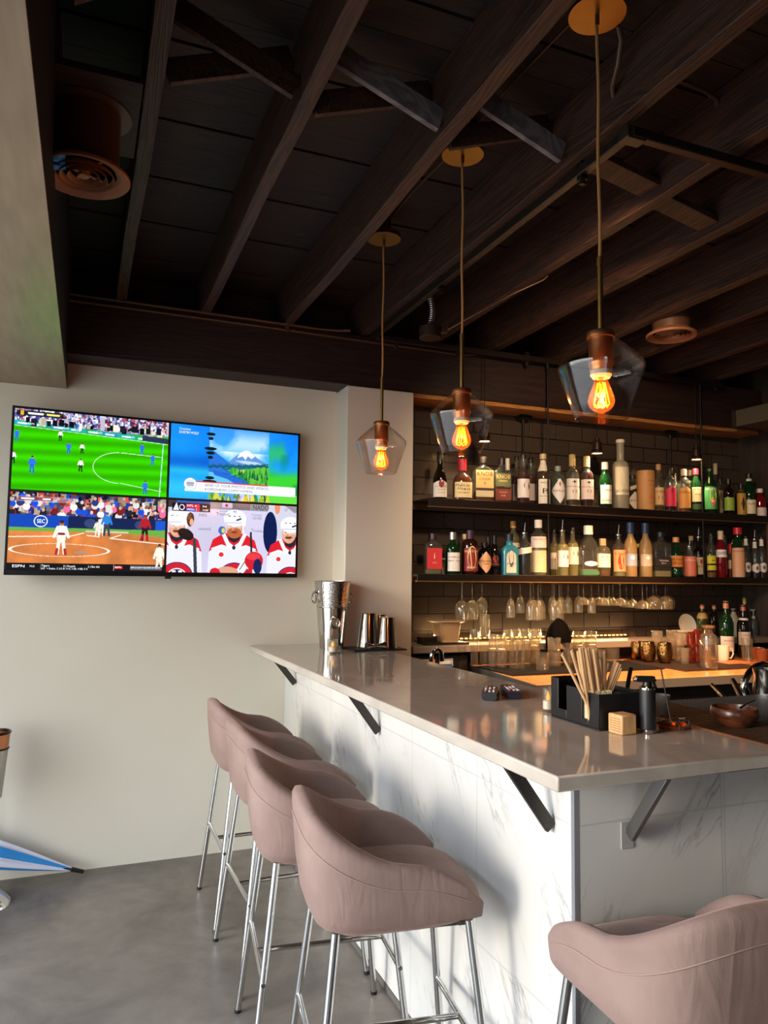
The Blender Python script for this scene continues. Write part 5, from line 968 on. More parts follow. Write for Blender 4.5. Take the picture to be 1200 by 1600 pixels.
# standing glasses (left mat)
tumbler(741,1034,12.5,58,'tall slim highball glass, leftmost on the mat',taper=.95)
o=tumbler(757,1036,17,38,'tall glass under another one beside the slim leftmost highball',taper=.95)
P=atz(757,1036,MZ); tumbler(757,1036,17,37,'tall glass stacked on another beside the slim leftmost highball',y=P.y,taper=.95,z=MZ+38/ppm((P.x,P.y,MZ))+.001)
def stack(px,base,w,h,l0,l1,**k):
    o=tumbler(px,base,w,h,l0,**k); P=o.location; zz=MZ+h/ppm((P.x,P.y,MZ))+.001
    P2=atz(px,base,MZ); o2=tumbler(px,base,w*.96,h,l1,y=P.y,z=zz,**k); o2.location.x=P.x; return o
stack(770,1042,14,25,'cut glass tumbler below another, left in the cut glass pair','cut glass tumbler on top of another, left in the cut glass pair',m=GG2,facets=12)
stack(784,1043,15,25,'cut glass tumbler below another, right in the cut glass pair','cut glass tumbler on top of another, right in the cut glass pair',m=GG2,facets=12)
for px,b,w,h,l in((796,1040,14,44,'ribbed highball glass, first of four behind the front tumbler'),(803,1046,15,49,'ribbed highball glass, second of four, standing in front'),(813,1046,15,49,'ribbed highball glass, third of four, standing in front'),(822,1041,15,42,'ribbed highball glass, last of four')): tumbler(px,b,w,h,l,facets=10,taper=.9)
tumbler(848,1050,22,30,'clear tumbler standing alone at the front edge of the back counter',z=CZ,taper=.9)
stack(836,1036,16,26,'old fashioned glass below another, left of the textured pair','old fashioned glass on top of another, left of the textured pair',facets=14,m=GG2)
stack(866,1041,22,22,'textured short tumbler below another in front of the black cloth','textured short tumbler on top of another in front of the black cloth',facets=18,m=GG2)
tumbler(888,1041,17,36,'plain tumbler right of the textured pair behind the straws')
for px,b,l in((904,1030,'left'),(923,1030,'right')):
    q=stack(px,b,19,24,f'short glass mug below another, {l} stack behind the straws',f'short glass mug on top of another, {l} stack behind the straws')
tumbler(936,1036,20,22,'rocks glass partly hidden behind the right hand straws',taper=.97); tumbler(957,1036,21.5,23,'square-looking rocks glass right of the straws',taper=.98,facets=8)
# glasses standing upside-down on the ledge, lit by the strip
for k,(px,l) in enumerate(((794,'first'),(806,'second'),(820,'third'),(836,'fourth'))):
    tumbler(px,1002,15 if k<2 else 19,20,f'small glass on the pale ledge above the highballs, {l} of four',y=3.95,z=LEDZ,taper=1.06)
# black cloth draped on glasses
P=atz(872,1036,MZ); cl=aty(872,1000,P.y-.06)
mb=MB(); n=20; rings=[(0,.07),(.022,.062),(.055,.028),(.072,-.012),(.08,-.055),(.074,-.09)]; vs=[];fs=[]
for k,(r,z) in enumerate(rings):
    for i in range(n):
        a=2*PI*i/n; q=1+.22*math.sin(3*a+1)*(k/5)+.1*math.sin(7*a)*(k/5); vs.append((r*q*math.cos(a),r*q*math.sin(a)*.7,z+(.035*math.sin(2*a+.5)-.028*math.sin(5*a)+.018*math.sin(9*a))*(k/5)))
for k in range(5):
    for i in range(n): fs.append((k*n+i,k*n+(i+1)%n,(k+1)*n+(i+1)%n,(k+1)*n+i))
cw=aty(873,985,cl.y)
tag(obj('black_cloth',mb.add(vs,fs),mat('070606',.95,spec=.05),loc=(cw.x,cl.y,cw.z)),'black folded cloth draped over glasses behind the paper straws','cloth')
# bronze hammered cups
BRZ=m_hammered('8a6a3e',160,.5)
def cup(px,base,w,h,label,m=BRZ,z=MZ,grp='bronze cups on the back counter'):
    P=atz(px,base,z); r=w/2/ppm(P); hh=h/ppm(P)
    return tag(obj('bronze_cup',MB().lathe([(0,0),(r*.6,0),(r*.85,hh*.15),(r,hh*.45),(r*.96,hh*.75),(r*.8,hh),(r*.77,hh),(r*.93,hh*.75),(r*.96,hh*.45),(r*.8,hh*.17),(0,hh*.06)],28),m,loc=tuple(P),ang=60),label,'cup',grp)
cup(996,1030,22,28,'hammered bronze cup, left one of three on the back counter'); cup(1013,1034,24,31,'hammered bronze cup, middle one of three on the back counter'); cup(1039,1036,24,32,'hammered bronze cup, right one of three on the back counter')
for px,b,l in((1027,1030,'leftmost behind the bronze cups'),(1050,1028,'second behind the bronze cups'),(1062,1034,'third, right of the bronze cups')):
    stack(px,b,18,22,f'cut crystal glass below another, {l}',f'cut crystal glass on top of another, {l}',facets=9,m=GG2)
tumbler(1070,1037,14,24,'small clear faceted glass left of the reddish tumblers',facets=8,m=GG2)
stack(1080,1036,14,24,'reddish clear tumbler below another, left of the glass carafe','reddish clear tumbler on top of another, left of the glass carafe',m=GWARM); stack(1090,1036,15,26,'reddish tumbler below another, beside the glass carafe','reddish tumbler on top of another, beside the glass carafe',m=GWARM)
# carafe
P=atz(1108,1046,CZ); s=1/ppm(P); r=13.5*s
ca=thing('glass_carafe','clear cylindrical glass carafe with lid, front of the back counter','carafe',tuple(P))
obj('carafe_body',MB().lathe([(0,0),(r,.0),(r,.004),(r,42*s),(r*.9,52*s),(r*.5,56*s),(r*.5,64*s),(r*.66,66*s),(r*.62,66*s),(r*.46,63*s),(r*.46,57*s),(r*.87,52*s),(r*.96,42*s),(r*.96,.012),(0,.012)],36),GG,ca)
obj('lid',MB().lathe([(0,65*s),(r*.72,65*s),(r*.72,68*s),(0,69*s)],28),glass('efd9b8',.08,.5,.2,'d9b88a'),ca); obj('inner_tube',MB().cyl((-.01,0,.014),(-.01,0,36*s),r*.42,n=20),glass('e8c898',.1,.4,.3,'d8b47a'),ca)
# white mugs
def mug(px,base,w,h,label,m=mat('e8dccb',.35)):
    P=atz(px,base,CZ); s=1/ppm(P); r=w/2*s; hh=h*s; t=thing('coffee_mug',label,'mug',tuple(P),R(-20)); obj('mug_body',MB().lathe([(0,0),(r*.7,0),(r*.9,hh*.2),(r,hh),(r*.9,hh),(r*.82,hh*.25),(0,hh*.1)],28),m,t); obj('handle',MB().tube([(r*.95+.0,0,hh*.85),(r*1.5,0,hh*.8),(r*1.65,0,hh*.5),(r*1.3,0,hh*.22),(r*.9,0,hh*.25)],.0045,8),m,t)
mug(1129,1034,21,25,'white coffee mug right of the glass carafe')
# plates on the ledge
def plate(loc,rx,ry,label):
    o=obj('side_plate',MB().lathe([(0,.004),(.055,.004),(.075,.014),(.076,.016),(.056,.008),(0,.008)],36),mat('e8dcc4',.3),loc=loc); o.rotation_euler=(rx,ry,0); tag(o,label,'plate','white plates on the ledge')
c=aty(1078,985,4.0); plate((c.x,4.035,LEDZ+.076),R(76),0,'white plate leaning upright against the dark tile on the ledge')
c=aty(1067,993,3.96); plate((c.x,3.955,LEDZ+.030),0,0,'white plate lying flat on a bowl before the upright plate')
tag(obj('small_bowl',MB().lathe([(0,0),(.03,0),(.05,.03),(.047,.03),(.028,.004),(0,.004)],28),mat('cfc4b0',.35),loc=(c.x,3.955,LEDZ)),'small pale bowl carrying the flat white plate','bowl')
# wine and other bottles on the back counter
def wb(px,w,top,base,y,kind,label,corkc='c07a4e',labels=(),cap=None,capl=.1,style='wine',liq=None,fill=.5):
    P=aty(px,top,y)
    return bottle(px,w,top,CZ if y<3.85 else LEDZ,y,style,kind,label,cap=cap or corkc,capl=capl,labels=labels,group='wine bottles on the back counter',capr=.95,liq=liq,fill=fill)
wb(1097,16,945,0,3.93,'olive','green wine bottle with tan cork and gold foil, behind the carafe',labels=[(.58,.76,170,'b08a4a','rect')],capl=.12)
wb(1115.5,15,946,0,3.97,'dark','dark wine bottle with tan cork between the carafe and the open green bottle',capl=.12)
wb(1134,21,940,0,3.74,'green','green wine bottle with cork pushed in and pale label, centre of the wine group',labels=[(.14,.40,80,'d8ccc0','rect',[('ROSSO',.7,.1,INK),('#band',.2,.05,'6a5a50')])],capl=.12)
wb(1161,20,946,0,3.76,'dark','dark wine bottle with reddish cork and tall cream label, right of the wine group',labels=[(.25,.50,74,'d9cbb8','rect',[('VINO',.75,.1,INK),('#band',.2,.04,'6a5a50')]),(.72,.76,170,'cfc4b8','rect')],corkc='a8583e',capl=.1)
wb(1146,17,951,0,3.95,'frost','pale decanter-like bottle standing behind the wine bottles',cap='2a2420',capl=.12,style='slope')
wb(1163,14,934,0,3.99,'dark','dark bottle with gold foil top behind the right hand wine bottle',corkc='b59a4a',capl=.16)
# soap pump and trays at the right end of the ledge
P=aty(1177,952,3.98); s=thing('soap_pump','clear pump bottle at the right end of the ledge','pump bottle',(P.x,3.98,LEDZ)); hh=P.z-LEDZ
obj('pump_body',MB().lathe([(0,0),(.026,0),(.028,.01),(.028,hh*.5),(.02,hh*.6),(.012,hh*.64),(.012,hh*.66),(0,hh*.66)],24),glass('b9c0c0',.1,.5,.25,'9aa4a4'),s); obj('pump_head',MB().cyl((0,0,hh*.64),(0,0,hh*.74),.013,n=16).cyl((0,0,hh*.74),(0,0,hh*.96),.004,n=8).beam((-.025,0,hh*.97),(.012,0,hh*.97),.01,.012),mat('9aa0a0',.4),s)
tumbler(1168,1036,17,38,'clear highball glass at the right end of the back counter',z=CZ)
for px,b,l in((1184,1030,'left'),(1191,1033,'right')):
    P=atz(px,b,CZ); r=10.5/ppm(P); tag(obj('clay_cup',MB().lathe([(0,0),(r*.75,0),(r,.075),(r*.93,.075),(r*.7,.008),(0,.008)],26),mat('a4512c',.45,coat=.3),loc=tuple(P)),f'small terracotta cup at the far right of the back counter, {l} one','cup','terracotta cups')
tag(obj('wood_board',MB().bx(-.1,.1,-.06,.06,0,.012),mat('b06a3c',.5),loc=tuple(atz(1146,1037,CZ)),bevel=.003),'thin wooden board under the wine bottles','board')
# plastic food container on the ledge with black tray
P=aty(697,1002,3.95); t=thing('deli_container','cloudy square plastic tub with flared rim at the left of the ledge','tub',(P.x,3.95,LEDZ+.014))
obj('tub_body',MB().lathe([(0,0),(.058,0),(.072,.11),(.069,.11),(.055,.004),(0,.004)],32,ex=5),glass('e0d8cc',.2,.4,.5,'c9b59c'),t); obj('tub_rim',MB().lathe([(.071,.108),(.094,.118),(.094,.122),(.070,.122)],32,ex=5),mat('b89c7c',.4),t)
tag(obj('black_tray',MB().bx(-.16,.12,-.06,.06,0,.012).bx(-.16,-.02,.0,.06,.012,.04),BLACKP,loc=(P.x,3.95,LEDZ)),'black tray on the ledge under the plastic tub','tray')
# ================================================================ ON THE BAR TOP
HAM=m_hammered('cdc8c0',150,.22); STEELP=mat('cfcac2',.14,1,name='polished_steel')
P=atz(518,1013,BZ); y0=P.y-.02; bx_=aty(518,1013,y0).x
def bucket(z,h,r0,r1,label,m,ringang,z_ring):
    b=thing('wine_bucket',label,'wine bucket',(bx_,y0,z),group='nested steel wine buckets')
    obj('bucket_wall',MB().lathe([(0,0),(r0,0),(r0*1.01,.004),(r1,h),(r1+.004,h+.003),(r1-.003,h+.004),(r0-.003,.012),(0,.012)],48),m,b)
    for a in ringang:
        rr=r0+(r1-r0)*z_ring/h; p=Vector((rr*math.cos(a),rr*math.sin(a),z_ring)); d=Vector((math.cos(a),math.sin(a),0))
        obj('ring_mount',MB().cyl(p-d*.002,p+d*.014,.013,.010,n=14),STEELP,b); M=Matrix.Rotation(a+PI/2,3,'Z')@Matrix.Rotation(PI/2,3,'X')
        obj('ring_handle',MB().torus(p+d*.016-Vector((0,0,.026)),.024,.028,.0042,28,8,M),STEELP,b)
    return b
bucket(BZ,.215,.062,.083,'smooth polished steel wine bucket on the bar corner, carrying a hammered one',STEELP,[R(-98),R(82)],.165)
bucket(BZ+.125,.225,.072,.096,'hammered steel wine bucket nested in the smooth one on the bar corner',HAM,[R(-172),R(8)],.168)
bm=atz(600,1019,BZ); tag(obj('service_mat',MB().bx(-.13,.16,-.10,.10,0,.006).bx(-.126,.156,-.096,.096,.006,.008),BLACKP,loc=(1.47-.04+.0,3.70,BZ)),'black rubber service mat under the shaker tins','mat')
def tin(px,top,base,w,y,label):
    P=aty(px,base,y); s=1/ppm((P.x,y,BZ)); r=w/2*s; z=BZ+.008; h=aty(px,top,y).z-z
    tag(obj('shaker_tin',MB().lathe([(r,0),(r*1.03,.004),(r,.008),(r*.70,h*.97),(r*.66,h),(r*.6,h*.985),(0,h*.985)],36),STEELP,loc=(P.x,y,z)),label,'shaker tin','upturned shaker tins')
tin(575,958,1013,35,3.72,'upturned steel shaker tin, left front on the black mat'); tin(592,960,1010,30,3.78,'upturned steel shaker tin standing behind the front two'); tin(604,964,1020,33,3.665,'upturned steel shaker tin, right front on the black mat')
J=aty(588,1016,3.60); jg=thing('jigger','steel double cone jigger lying before the shaker tins','jigger',(J.x,3.61,BZ+.019+.008),R(4))
obj('cone',MB().lathe([(.0185,-.055),(.0175,-.055),(.005,0),(.0175,.055),(.0185,.055),(.006,0)],24),STEELP,jg); jg.rotation_euler=(0,R(90),R(8))
def candle(px,base,w,h,label):
    P=atz(px,base,BZ); s=1/ppm(P); r=w/2*s; hh=h*s; t=thing('candle_holder',label,'candle',tuple(P),group='glass votive candles on the bar')
    obj('holder',MB().lathe([(0,0),(r*.9,0),(r,.004),(r,hh),(r-.0025,hh),(r-.003,.008),(0,.008)],32),GG,t); obj('tea_light',MB().lathe([(0,.009),(r*.80,.009),(r*.80,hh*.46),(r*.72,hh*.47),(0,hh*.44)],26),WHITE,t)
    obj('flame',MB().lathe([(0,hh*.45),(r*.22,hh*.52),(r*.27,hh*.62),(r*.12,hh*.78),(0,hh*.88)],14),mat('ff9a34',.5,emit=1.6,ecol='ff9230'),t)
candle(519.5,1021,17,22,'small glass votive candle standing before the steel wine buckets'); candle(856.5,1112,20,37,'glass votive candle with orange flame beside the black bar caddy')
# remotes
def remote(px,py,rz,label,col,l=.16):
    P=atz(px,py,BZ); t=thing('remote_control',label,'remote control',(P.x,P.y,BZ),rz,group='remote controls on the bar'); m=mat(col,.35)
    mb=MB(); vs=[];fs=[]; n=12
    for k in range(9):
        q=k/8; x=-l/2+l*q
        for i in range(n):
            a=2*PI*i/n; e=.6; vs.append((x,math.copysign(abs(math.cos(a))**e,math.cos(a))*.028*(1-.15*abs(2*q-1)**4),.013+math.copysign(abs(math.sin(a))**e,math.sin(a))*.013))
    for k in range(8):
        for i in range(n): fs.append((k*n+i,k*n+(i+1)%n,(k+1)*n+(i+1)%n,(k+1)*n+i))
    fs+=[tuple(range(n))[::-1],tuple(8*n+i for i in range(n))]; obj('remote_body',mb.add(vs,fs),m,t)
    for i in range(6):
        for j in(-1,0,1): obj('button',MB().cyl((-l*.36+i*l*.11,j*.013,.0255),(-l*.36+i*l*.11,j*.013,.0285),.0042,n=10),mat(['c8c8cc','a8383a','8a8a92','c8c8cc'][(i+j)%4],.5),t)
remote(766,1089,R(58),'black remote control with pale buttons, left of the pair on the bar','24262a'); remote(798,1087,R(70),'purple-black remote control, right of the pair on the bar','1e1826',.15)
# bar caddy with napkins and straws
A=atz(866,1121,BZ); B=atz(936,1143,BZ); ux=Vector((B.x-A.x,B.y-A.y,0)); Ln=.213; ux.normalize()
cad=thing('bar_caddy','black plastic bar caddy holding paper straws and napkins','caddy',(B.x,B.y,BZ),math.atan2(ux.y,ux.x))
# local x runs from the far end (negative) to the near corner (0); local y=+ points to the bartender side
side=Vector((-ux.y,ux.x,0)); CAD=BLACKP; Wd=.155; Hc=.093
def cx(a,b,c,d,e,f): return MB().bx(a,b,c,d,e,f)
mb=MB(); mb.bx(-Ln,0,0,Wd,0,.005); mb.bx(-Ln,0,Wd-.004,Wd,.005,Hc); mb.bx(-.004,0,0,Wd,.005,Hc); mb.bx(-.118,-.114,.004,Wd-.004,.005,Hc*.9); mb.bx(-Ln,-Ln+.004,0,Wd,.005,.113)
mb.bx(-.114,-.004,Wd*.5,Wd*.5+.003,.005,Hc)
for a,b,z in((-Ln,-Ln+.07,.122),):
    pass
# front wall with two notches
mb.bx(-Ln,-.178,0,.004,.005,.112); mb.bx(-.178,-.140,0,.004,.005,.03); mb.bx(-.140,-.072,0,.004,.005,.098); mb.bx(-.072,-.046,0,.004,.005,.022); mb.bx(-.046,0,0,.004,.005,Hc)
obj('caddy_body',mb,CAD,cad,bevel=.0015)
mb=MB()
for k in range(14): mb.box((-.062+.0004*k,.012+.0042*k,.048+.001*math.sin(k*2)),(.05,.0022,.082),Matrix.Rotation(R(2*math.sin(k*1.7)),3,'X'))
npk=tag(obj('paper_napkins',mb,mat('d9cfa8',.8)),'stack of small cream paper napkins showing through the caddy notch','napkins'); npk.location=(B.x,B.y,BZ+.006); npk.rotation_euler=(0,0,math.atan2(ux.y,ux.x))
npk['kind']='stuff'
STRAW=mat('d2a878',.6); Rz=Matrix.Rotation(math.atan2(ux.y,ux.x),3,'Z')
tops=[(878,1021),(893,1016),(903,1017),(906,1012),(909,1011),(912,1011),(915,1013),(919,1012),(923,1013),(927,1014),(931,1014),(939,1029),(944,1018)]
bots=[(902,1069),(908,1066),(912,1075),(915,1077),(919,1078),(923,1078),(926,1079),(929,1080),(932,1080),(936,1079),(940,1078),(941,1070),(945,1068)]
tops2=[(950,1036),(962,1033),(966,1036),(969,1038),(970,1044)]; bots2=[(941,1070),(946,1078),(950,1078),(953,1078),(956,1078)]
sn=['leftmost, leaning far out','second from the left, leaning left']+[f'{o} upright one from the left' for o in ORD[:9]]+['short one behind the bunch','tall one behind the bunch']
def straw(tp,bt,y,lab):
    d=atan=None
    p0=aty(bt[0],bt[1],y); p1=aty(tp[0],tp[1],y-.004); d=(p1-p0).normalized(); k=max(0,(p0.z-(BZ+.010)))/max(d.z,.2); q=p0-d*k
    tag(obj('paper_straw',MB().lathe([(.0042,0),(.0042,1),(.0033,1),(.0033,0)],10) if 0 else MB().cyl(q,p1,.0046,n=10,caps=False).cyl(q,p1,.0036,n=10,caps=False).cyl(q,q+d*.002,.0046,n=10),STRAW),lab,'straw','paper straws in the black caddy')
for i,(a,b) in enumerate(zip(tops,bots)): straw(a,b,B.y+.04+.018*(i%3)+.012*(i>10),f'tan paper straw in the black caddy, {sn[i]}')
for (a,b),o in zip(zip(tops2,bots2),('first','second','third','fourth','last')): straw(a,b,B.y+.055+.006*int(o=='second'),f'tan paper straw leaning right in the caddy, {o} of the five leaning right')
P=aty(978,1082,B.y+.09); kn=thing('bar_knife','grey blade standing in the caddy behind the torch','knife',tuple(P)); obj('blade',MB().beam((-.01,0,-.05),(.018,0,.068),.014,.002,(0,1,0)),mat('6b655e',.3,.9),kn)
P2=aty(990,1080,B.y+.1); 
# wooden block
P=atz(980,1148,BZ); wblk=thing('wooden_block','small pale wooden cube block standing before the caddy','block',(P.x,P.y+.018,BZ),R(4))
obj('block',MB().bx(-.025,.025,-.025,.025,0,.05),wood('pale_beech','c99a64','ddb27c',(9,9,2),.5,5,4,.1),wblk,bevel=.004)
mb=MB()
for j in range(6):
    for i in range(9): mb.bx(-.0256,-.0250,-.020+i*.0042,-.0175+i*.0042,.008+j*.006,.0105+j*.006)
obj('engraved_text',mb,mat('b07a48',.7),wblk)['kind']='stuff'
# culinary torch
P=atz(1012.5,1146,BZ); s=1/ppm(P); t=thing('kitchen_torch','black handheld kitchen torch standing upright on the bar','torch',tuple(P),R(-25)); r=12.3*s
obj('base_ring',MB().lathe([(0,0),(r*.66,0),(r*.7,.002),(r*.72,.012),(0,.012)],28),STEELP,t); obj('torch_handle',MB().lathe([(0,.0112),(r*.98,.0112),(r,.014),(r,66*s),(r*.97,68*s),(0,68*s)],32),m_hammered('101011',420,.4) if 0 else mat('131314',.5),t)
obj('collar',MB().lathe([(0,68*s),(r*.96,68*s),(r*.96,71*s),(r*.8,73*s),(0,73*s)],28),STEELP,t)
obj('torch_head',MB().lathe([(0,73*s),(r*.62,73*s),(r*.55,80*s),(0,80*s)],20).beam((-r*1.4,0,84*s),(r*.9,0,84*s),r*.9,9*s).cyl((r*.6,0,86*s),(r*.95,0,80*s),.006,n=10),mat('161616',.3,.4),t,bevel=.001)
obj('nozzle',MB().cyl((-r*1.4,0,84*s),(-r*1.75,0,83*s),r*.34,r*.3,n=18),STEELP,t); obj('trigger',MB().beam((r*.7,0,83*s),(r*1.05,0,70*s),.008,.006),mat('161616',.3,.4),t)
# grey cup, wire strainer on a small glass, stirring pin
P=atz(1036,1122,BZ); tag(obj('grey_cup',MB().lathe([(0,0),(.019,0),(.026,.058),(.024,.058),(.017,.004),(0,.004)],28),mat('8d8a80',.5),loc=(P.x+.03,P.y+.04,BZ)),'small grey cup behind the black torch','cup')
P=atz(1047,1140,BZ); st_=thing('coil_strainer','round wire coil strainer resting on two prongs over a shallow dish','strainer',(P.x,P.y,BZ+.028)); mb=MB()
for q in(.040,.034,.028): mb.torus((0,0,0),q,q,.0016,36,6)
obj('coil',mb,STEELP,st_); obj('prong',MB().tube([(.04,0,0),(.052,-.012,-.004),(.05,-.02,-.027)],.0022,8),STEELP,st_); obj('prong',MB().tube([(-.01,-.04,0),(-.012,-.045,-.01),(-.011,-.046,-.027)],.0022,8),STEELP,st_)
tag(obj('shallow_dish',MB().lathe([(0,0),(.034,0),(.042,.012),(.039,.012),(.032,.003),(0,.003)],32),mat('b8683c',.25,.9),loc=(P.x+.015,P.y+.01,BZ)),'small copper dish under the wire strainer','dish')
a=atz(1048,1128,BZ+.03); b=aty(1033,1046,a.y+.02); tag(obj('bar_pick',MB().cyl(tuple(a),tuple(b),.0016,.0022,n=8),mat('6d625a',.3,.9)),'long thin metal pick standing in the wire strainer','pick')
# ================================================================ SERVICE STATION AT THE RIGHT
sv=thing('service_station','dark service counter with steel edge behind the bar end','counter',(2.1,1.7,0))
obj('station_top',MB().bx(1.552-2.1,.52,1.485-1.7,2.02-1.7,1.0,1.05),mat('332c28',.35,.5),sv,bevel=.003); obj('edge_trim',MB().bx(1.547-2.1,1.562-2.1,1.29-1.7,2.02-1.7,1.03,1.069),mat('a8704a',.3,.3),sv,bevel=.002); obj('station_body',MB().bx(1.56-2.1,.5,1.50-1.7,2.0-1.7,0,1.0),mat('1c1918',.6),sv); obj('marble_panel',MB().bx(1.507-2.1,.5,YF-1.7,YF+.02-1.7,0,BZ-.032),MARB_X,sv); obj('marble_top',MB().bx(1.5455-2.1,.5,YE-1.7,1.484-1.7,BZ-.032,1.0495),QUARTZ,sv)
m3=thing('bar_mat','ribbed drip mat along the inner edge of the bar, warm light coloured in','mat',(1.70,1.62,1.05)); ribmat(m3,-.128,.12,-.30,.36,0,.02,mat('5a4233',.42),'y')  # brown tint of the warm light put into the mat's colour
m4=thing('bar_mat','wide black ribbed drip mat beyond the warm-tinted one at the right','mat',(2.08,1.68,1.05)); ribmat(m4,-.25,.45,-.36,.32,0,.018,mat('333030',.42))
P=atz(1140,1136,1.059); r=36/ppm(P); bw=thing('wooden_bowl','brown wooden bowl standing on the ribbed drip mats','bowl',(P.x+.035,P.y+.015,1.059))
obj('bowl_body',MB().lathe([(0,0),(r*.62,0),(r*.9,.016),(r,.032),(r*.97,.046),(r*.92,.05),(r*.90,.046),(r*.9,.03),(r*.6,.012),(0,.01)],48),wood('bowl_wood','3c1f12','6e3a22',(5,5,14),.3,5,5,.1),bw)
P=aty(1150,1118,bw.location.y); tag(obj('small_spoon',MB().tube([(0,0,0),(.03,0,.012),(.055,0,.018)],[.0035,.002,.002],8),STEELP,loc=(bw.location.x-.0+r*.35,bw.location.y,1.059+.046)),'small steel spoon resting on the rim of the wooden bowl','spoon')
sk=thing('sink_station','steel sink station sunk behind the black drip mat','sink',(2.6,2.5,.9))
obj('basin',MB().bx(-.55,.6,-.26,.26,-.9,-.02).bx(-.55,.6,-.27,-.25,-.02,.06).bx(-.55,-.53,-.26,.26,-.02,.06).bx(.58,.6,-.26,.26,-.02,.06),mat('2a2827',.4,.6),sk)
def handle(px0,py0,px1,py1,y,r,label,nm,cat):
    a=aty(px0,py0,y); b=aty(px1,py1,y-.1); t=thing(nm,label,cat,tuple(a)); d=b-a; obj('grip',MB().tube([Vector((0,0,0)),d*.9,d,d*1.5],[r*.8,r,r,r*.8],12),STEELP,t)
handle(1112,1070,1131,1090,2.2,.009,'flat steel ladle handle leaning out of the sink station','ladle','ladle'); handle(1145,1063,1158,1088,2.15,.012,'thick steel scoop handle leaning beside the tall tap','ice_scoop','scoop')
P=aty(1162,1088,2.25); fc=thing('gooseneck_tap','tall chrome gooseneck tap rising at the right edge of the photo','tap',(P.x,P.y,.9)); z0=P.z-.9; pts=[(0,0,-.9+.88)]
q=[aty(a,b,2.25)-Vector((P.x,P.y,.9)) for a,b in((1163,1086),(1162,1075),(1164,1062),(1171,1050),(1181,1042),(1192,1038),(1203,1042),(1210,1055))]
obj('spout',MB().tube([(q[0].x,0,-.0)]+[tuple(v) for v in q],.0135,14),CHROME,fc)
P=aty(1190,1085,2.1); hh=thing('steel_jug','polished steel jug at the right edge before the tap','jug',(P.x+.03,2.1,1.0)); obj('jug_body',MB().lathe([(0,0),(.05,0),(.055,.02),(.045,.10),(.05,.13),(.047,.13),(.042,.1),(0,.01)],32),STEELP,hh)
P=aty(1166,1083,2.12); bt=thing('bitters_bottle','small dark bottle with yellowish label under the tap','bottle',(P.x,2.12,1.0)); obj('bitters_glass',MB().lathe([(0,0),(.016,0),(.016,.045),(.007,.06),(.007,.075),(0,.075)],20),mat('17120f',.2),bt); obj('label',MB().lathe([(.0165,.006),(.0165,.032)],20),mat('c8c090',.6),bt)
tag(obj('station_ledge',MB().bx(2.02,3.1,2.03,2.2,.93,1.0),mat('242120',.45,.5)),'dark steel ledge behind the black drip mat carrying jug and small bottle','ledge')
# ================================================================ LEFT EDGE OF THE PHOTO
P=atz(3,1405,0); kx=-.325; ky=3.80
kt=thing('ice_bucket_stand','steel and copper wine bucket on a floor stand cut by the left edge','bucket stand',(kx,ky,0))
rim=aty(17,1140,ky); rr=rim.x-kx; zt=rim.z
obj('stand_base',MB().lathe([(0,0),(.105,0),(.10,.018),(.06,.05),(.02,.062),(0,.062)],36),CHROME,kt); obj('stand_pole',MB().cyl((0,0,.06),(0,0,zt-.29),.012,n=14),CHROME,kt)
obj('bucket_lower',MB().lathe([(0,zt-.29),(rr*.66,zt-.29),(rr*.92,zt-.075),(rr*.9,zt-.075),(rr*.64,zt-.28),(0,zt-.28)],40),mat('a8a49c',.3,1),kt)
obj('copper_band',MB().lathe([(rr*.925,zt-.075),(rr*.985,zt-.012),(rr*.95,zt-.012),(rr*.9,zt-.075)],40),mat('b87850',.3,.9),kt); obj('rim',MB().torus((0,0,zt-.008),rr*.97,rr*.97,.006,40,8).torus((0,0,zt-.078),rr*.93,rr*.93,.004,40,6),mat('3c2e28',.35,.8),kt)
a=Vector((.075,3.985,.022)); c=aty(0,1337,3.96); d=(c-a); um=thing('umbrella','closed white and blue umbrella leaning along the base of the cream wall','umbrella',tuple(a)); d.normalize(); Lu=.92
up=Vector((0,-1,0)); sd=d.cross(Vector((0,1,0))).normalized(); fw=sd.cross(d)
obj('ferrule',MB().cyl(Vector((0,0,0)),d*.06,.009,.011,n=14),BLACKP,um); obj('shaft',MB().cyl(d*.06,d*Lu,.006,n=10),BLACKP,um)
def canopy(nm,phase,m,par):
    n=64; st=12; vs=[];fs=[]
    for k in range(st+1):
        t=k/st; base=(.012+.075*math.sin(min(1,t*1.15)*PI*.62)) 
        for i in range(n):
            aa=2*PI*i/n; q=1+.30*t*math.cos(8*aa+phase) ; rr_=base*q*.62; vs.append(d*(.058+.70*t)+sd*rr_*math.cos(aa)*1.15+fw*rr_*math.sin(aa)*.42)
    return n,st,vs
n,st2,vs=canopy('c',0,None,None)
def gore(sel,m,label=None):
    fs=[]
    for k in range(st2):
        for i in range(n):
            if (sel(i)): fs.append((k*n+i,k*n+(i+1)%n,(k+1)*n+(i+1)%n,(k+1)*n+i))
    o=obj('canopy_panel',MB().add(vs,fs),m,um,ang=80)
    if label: o['label']=label
gore(lambda i:(i//8)%2==0,mat('d6d6e2',.7),'white canopy panels'); gore(lambda i:(i//8)%2==1,mat('2a86c8',.7),'blue canopy panels')
SKY=6.0; SUN=1.9
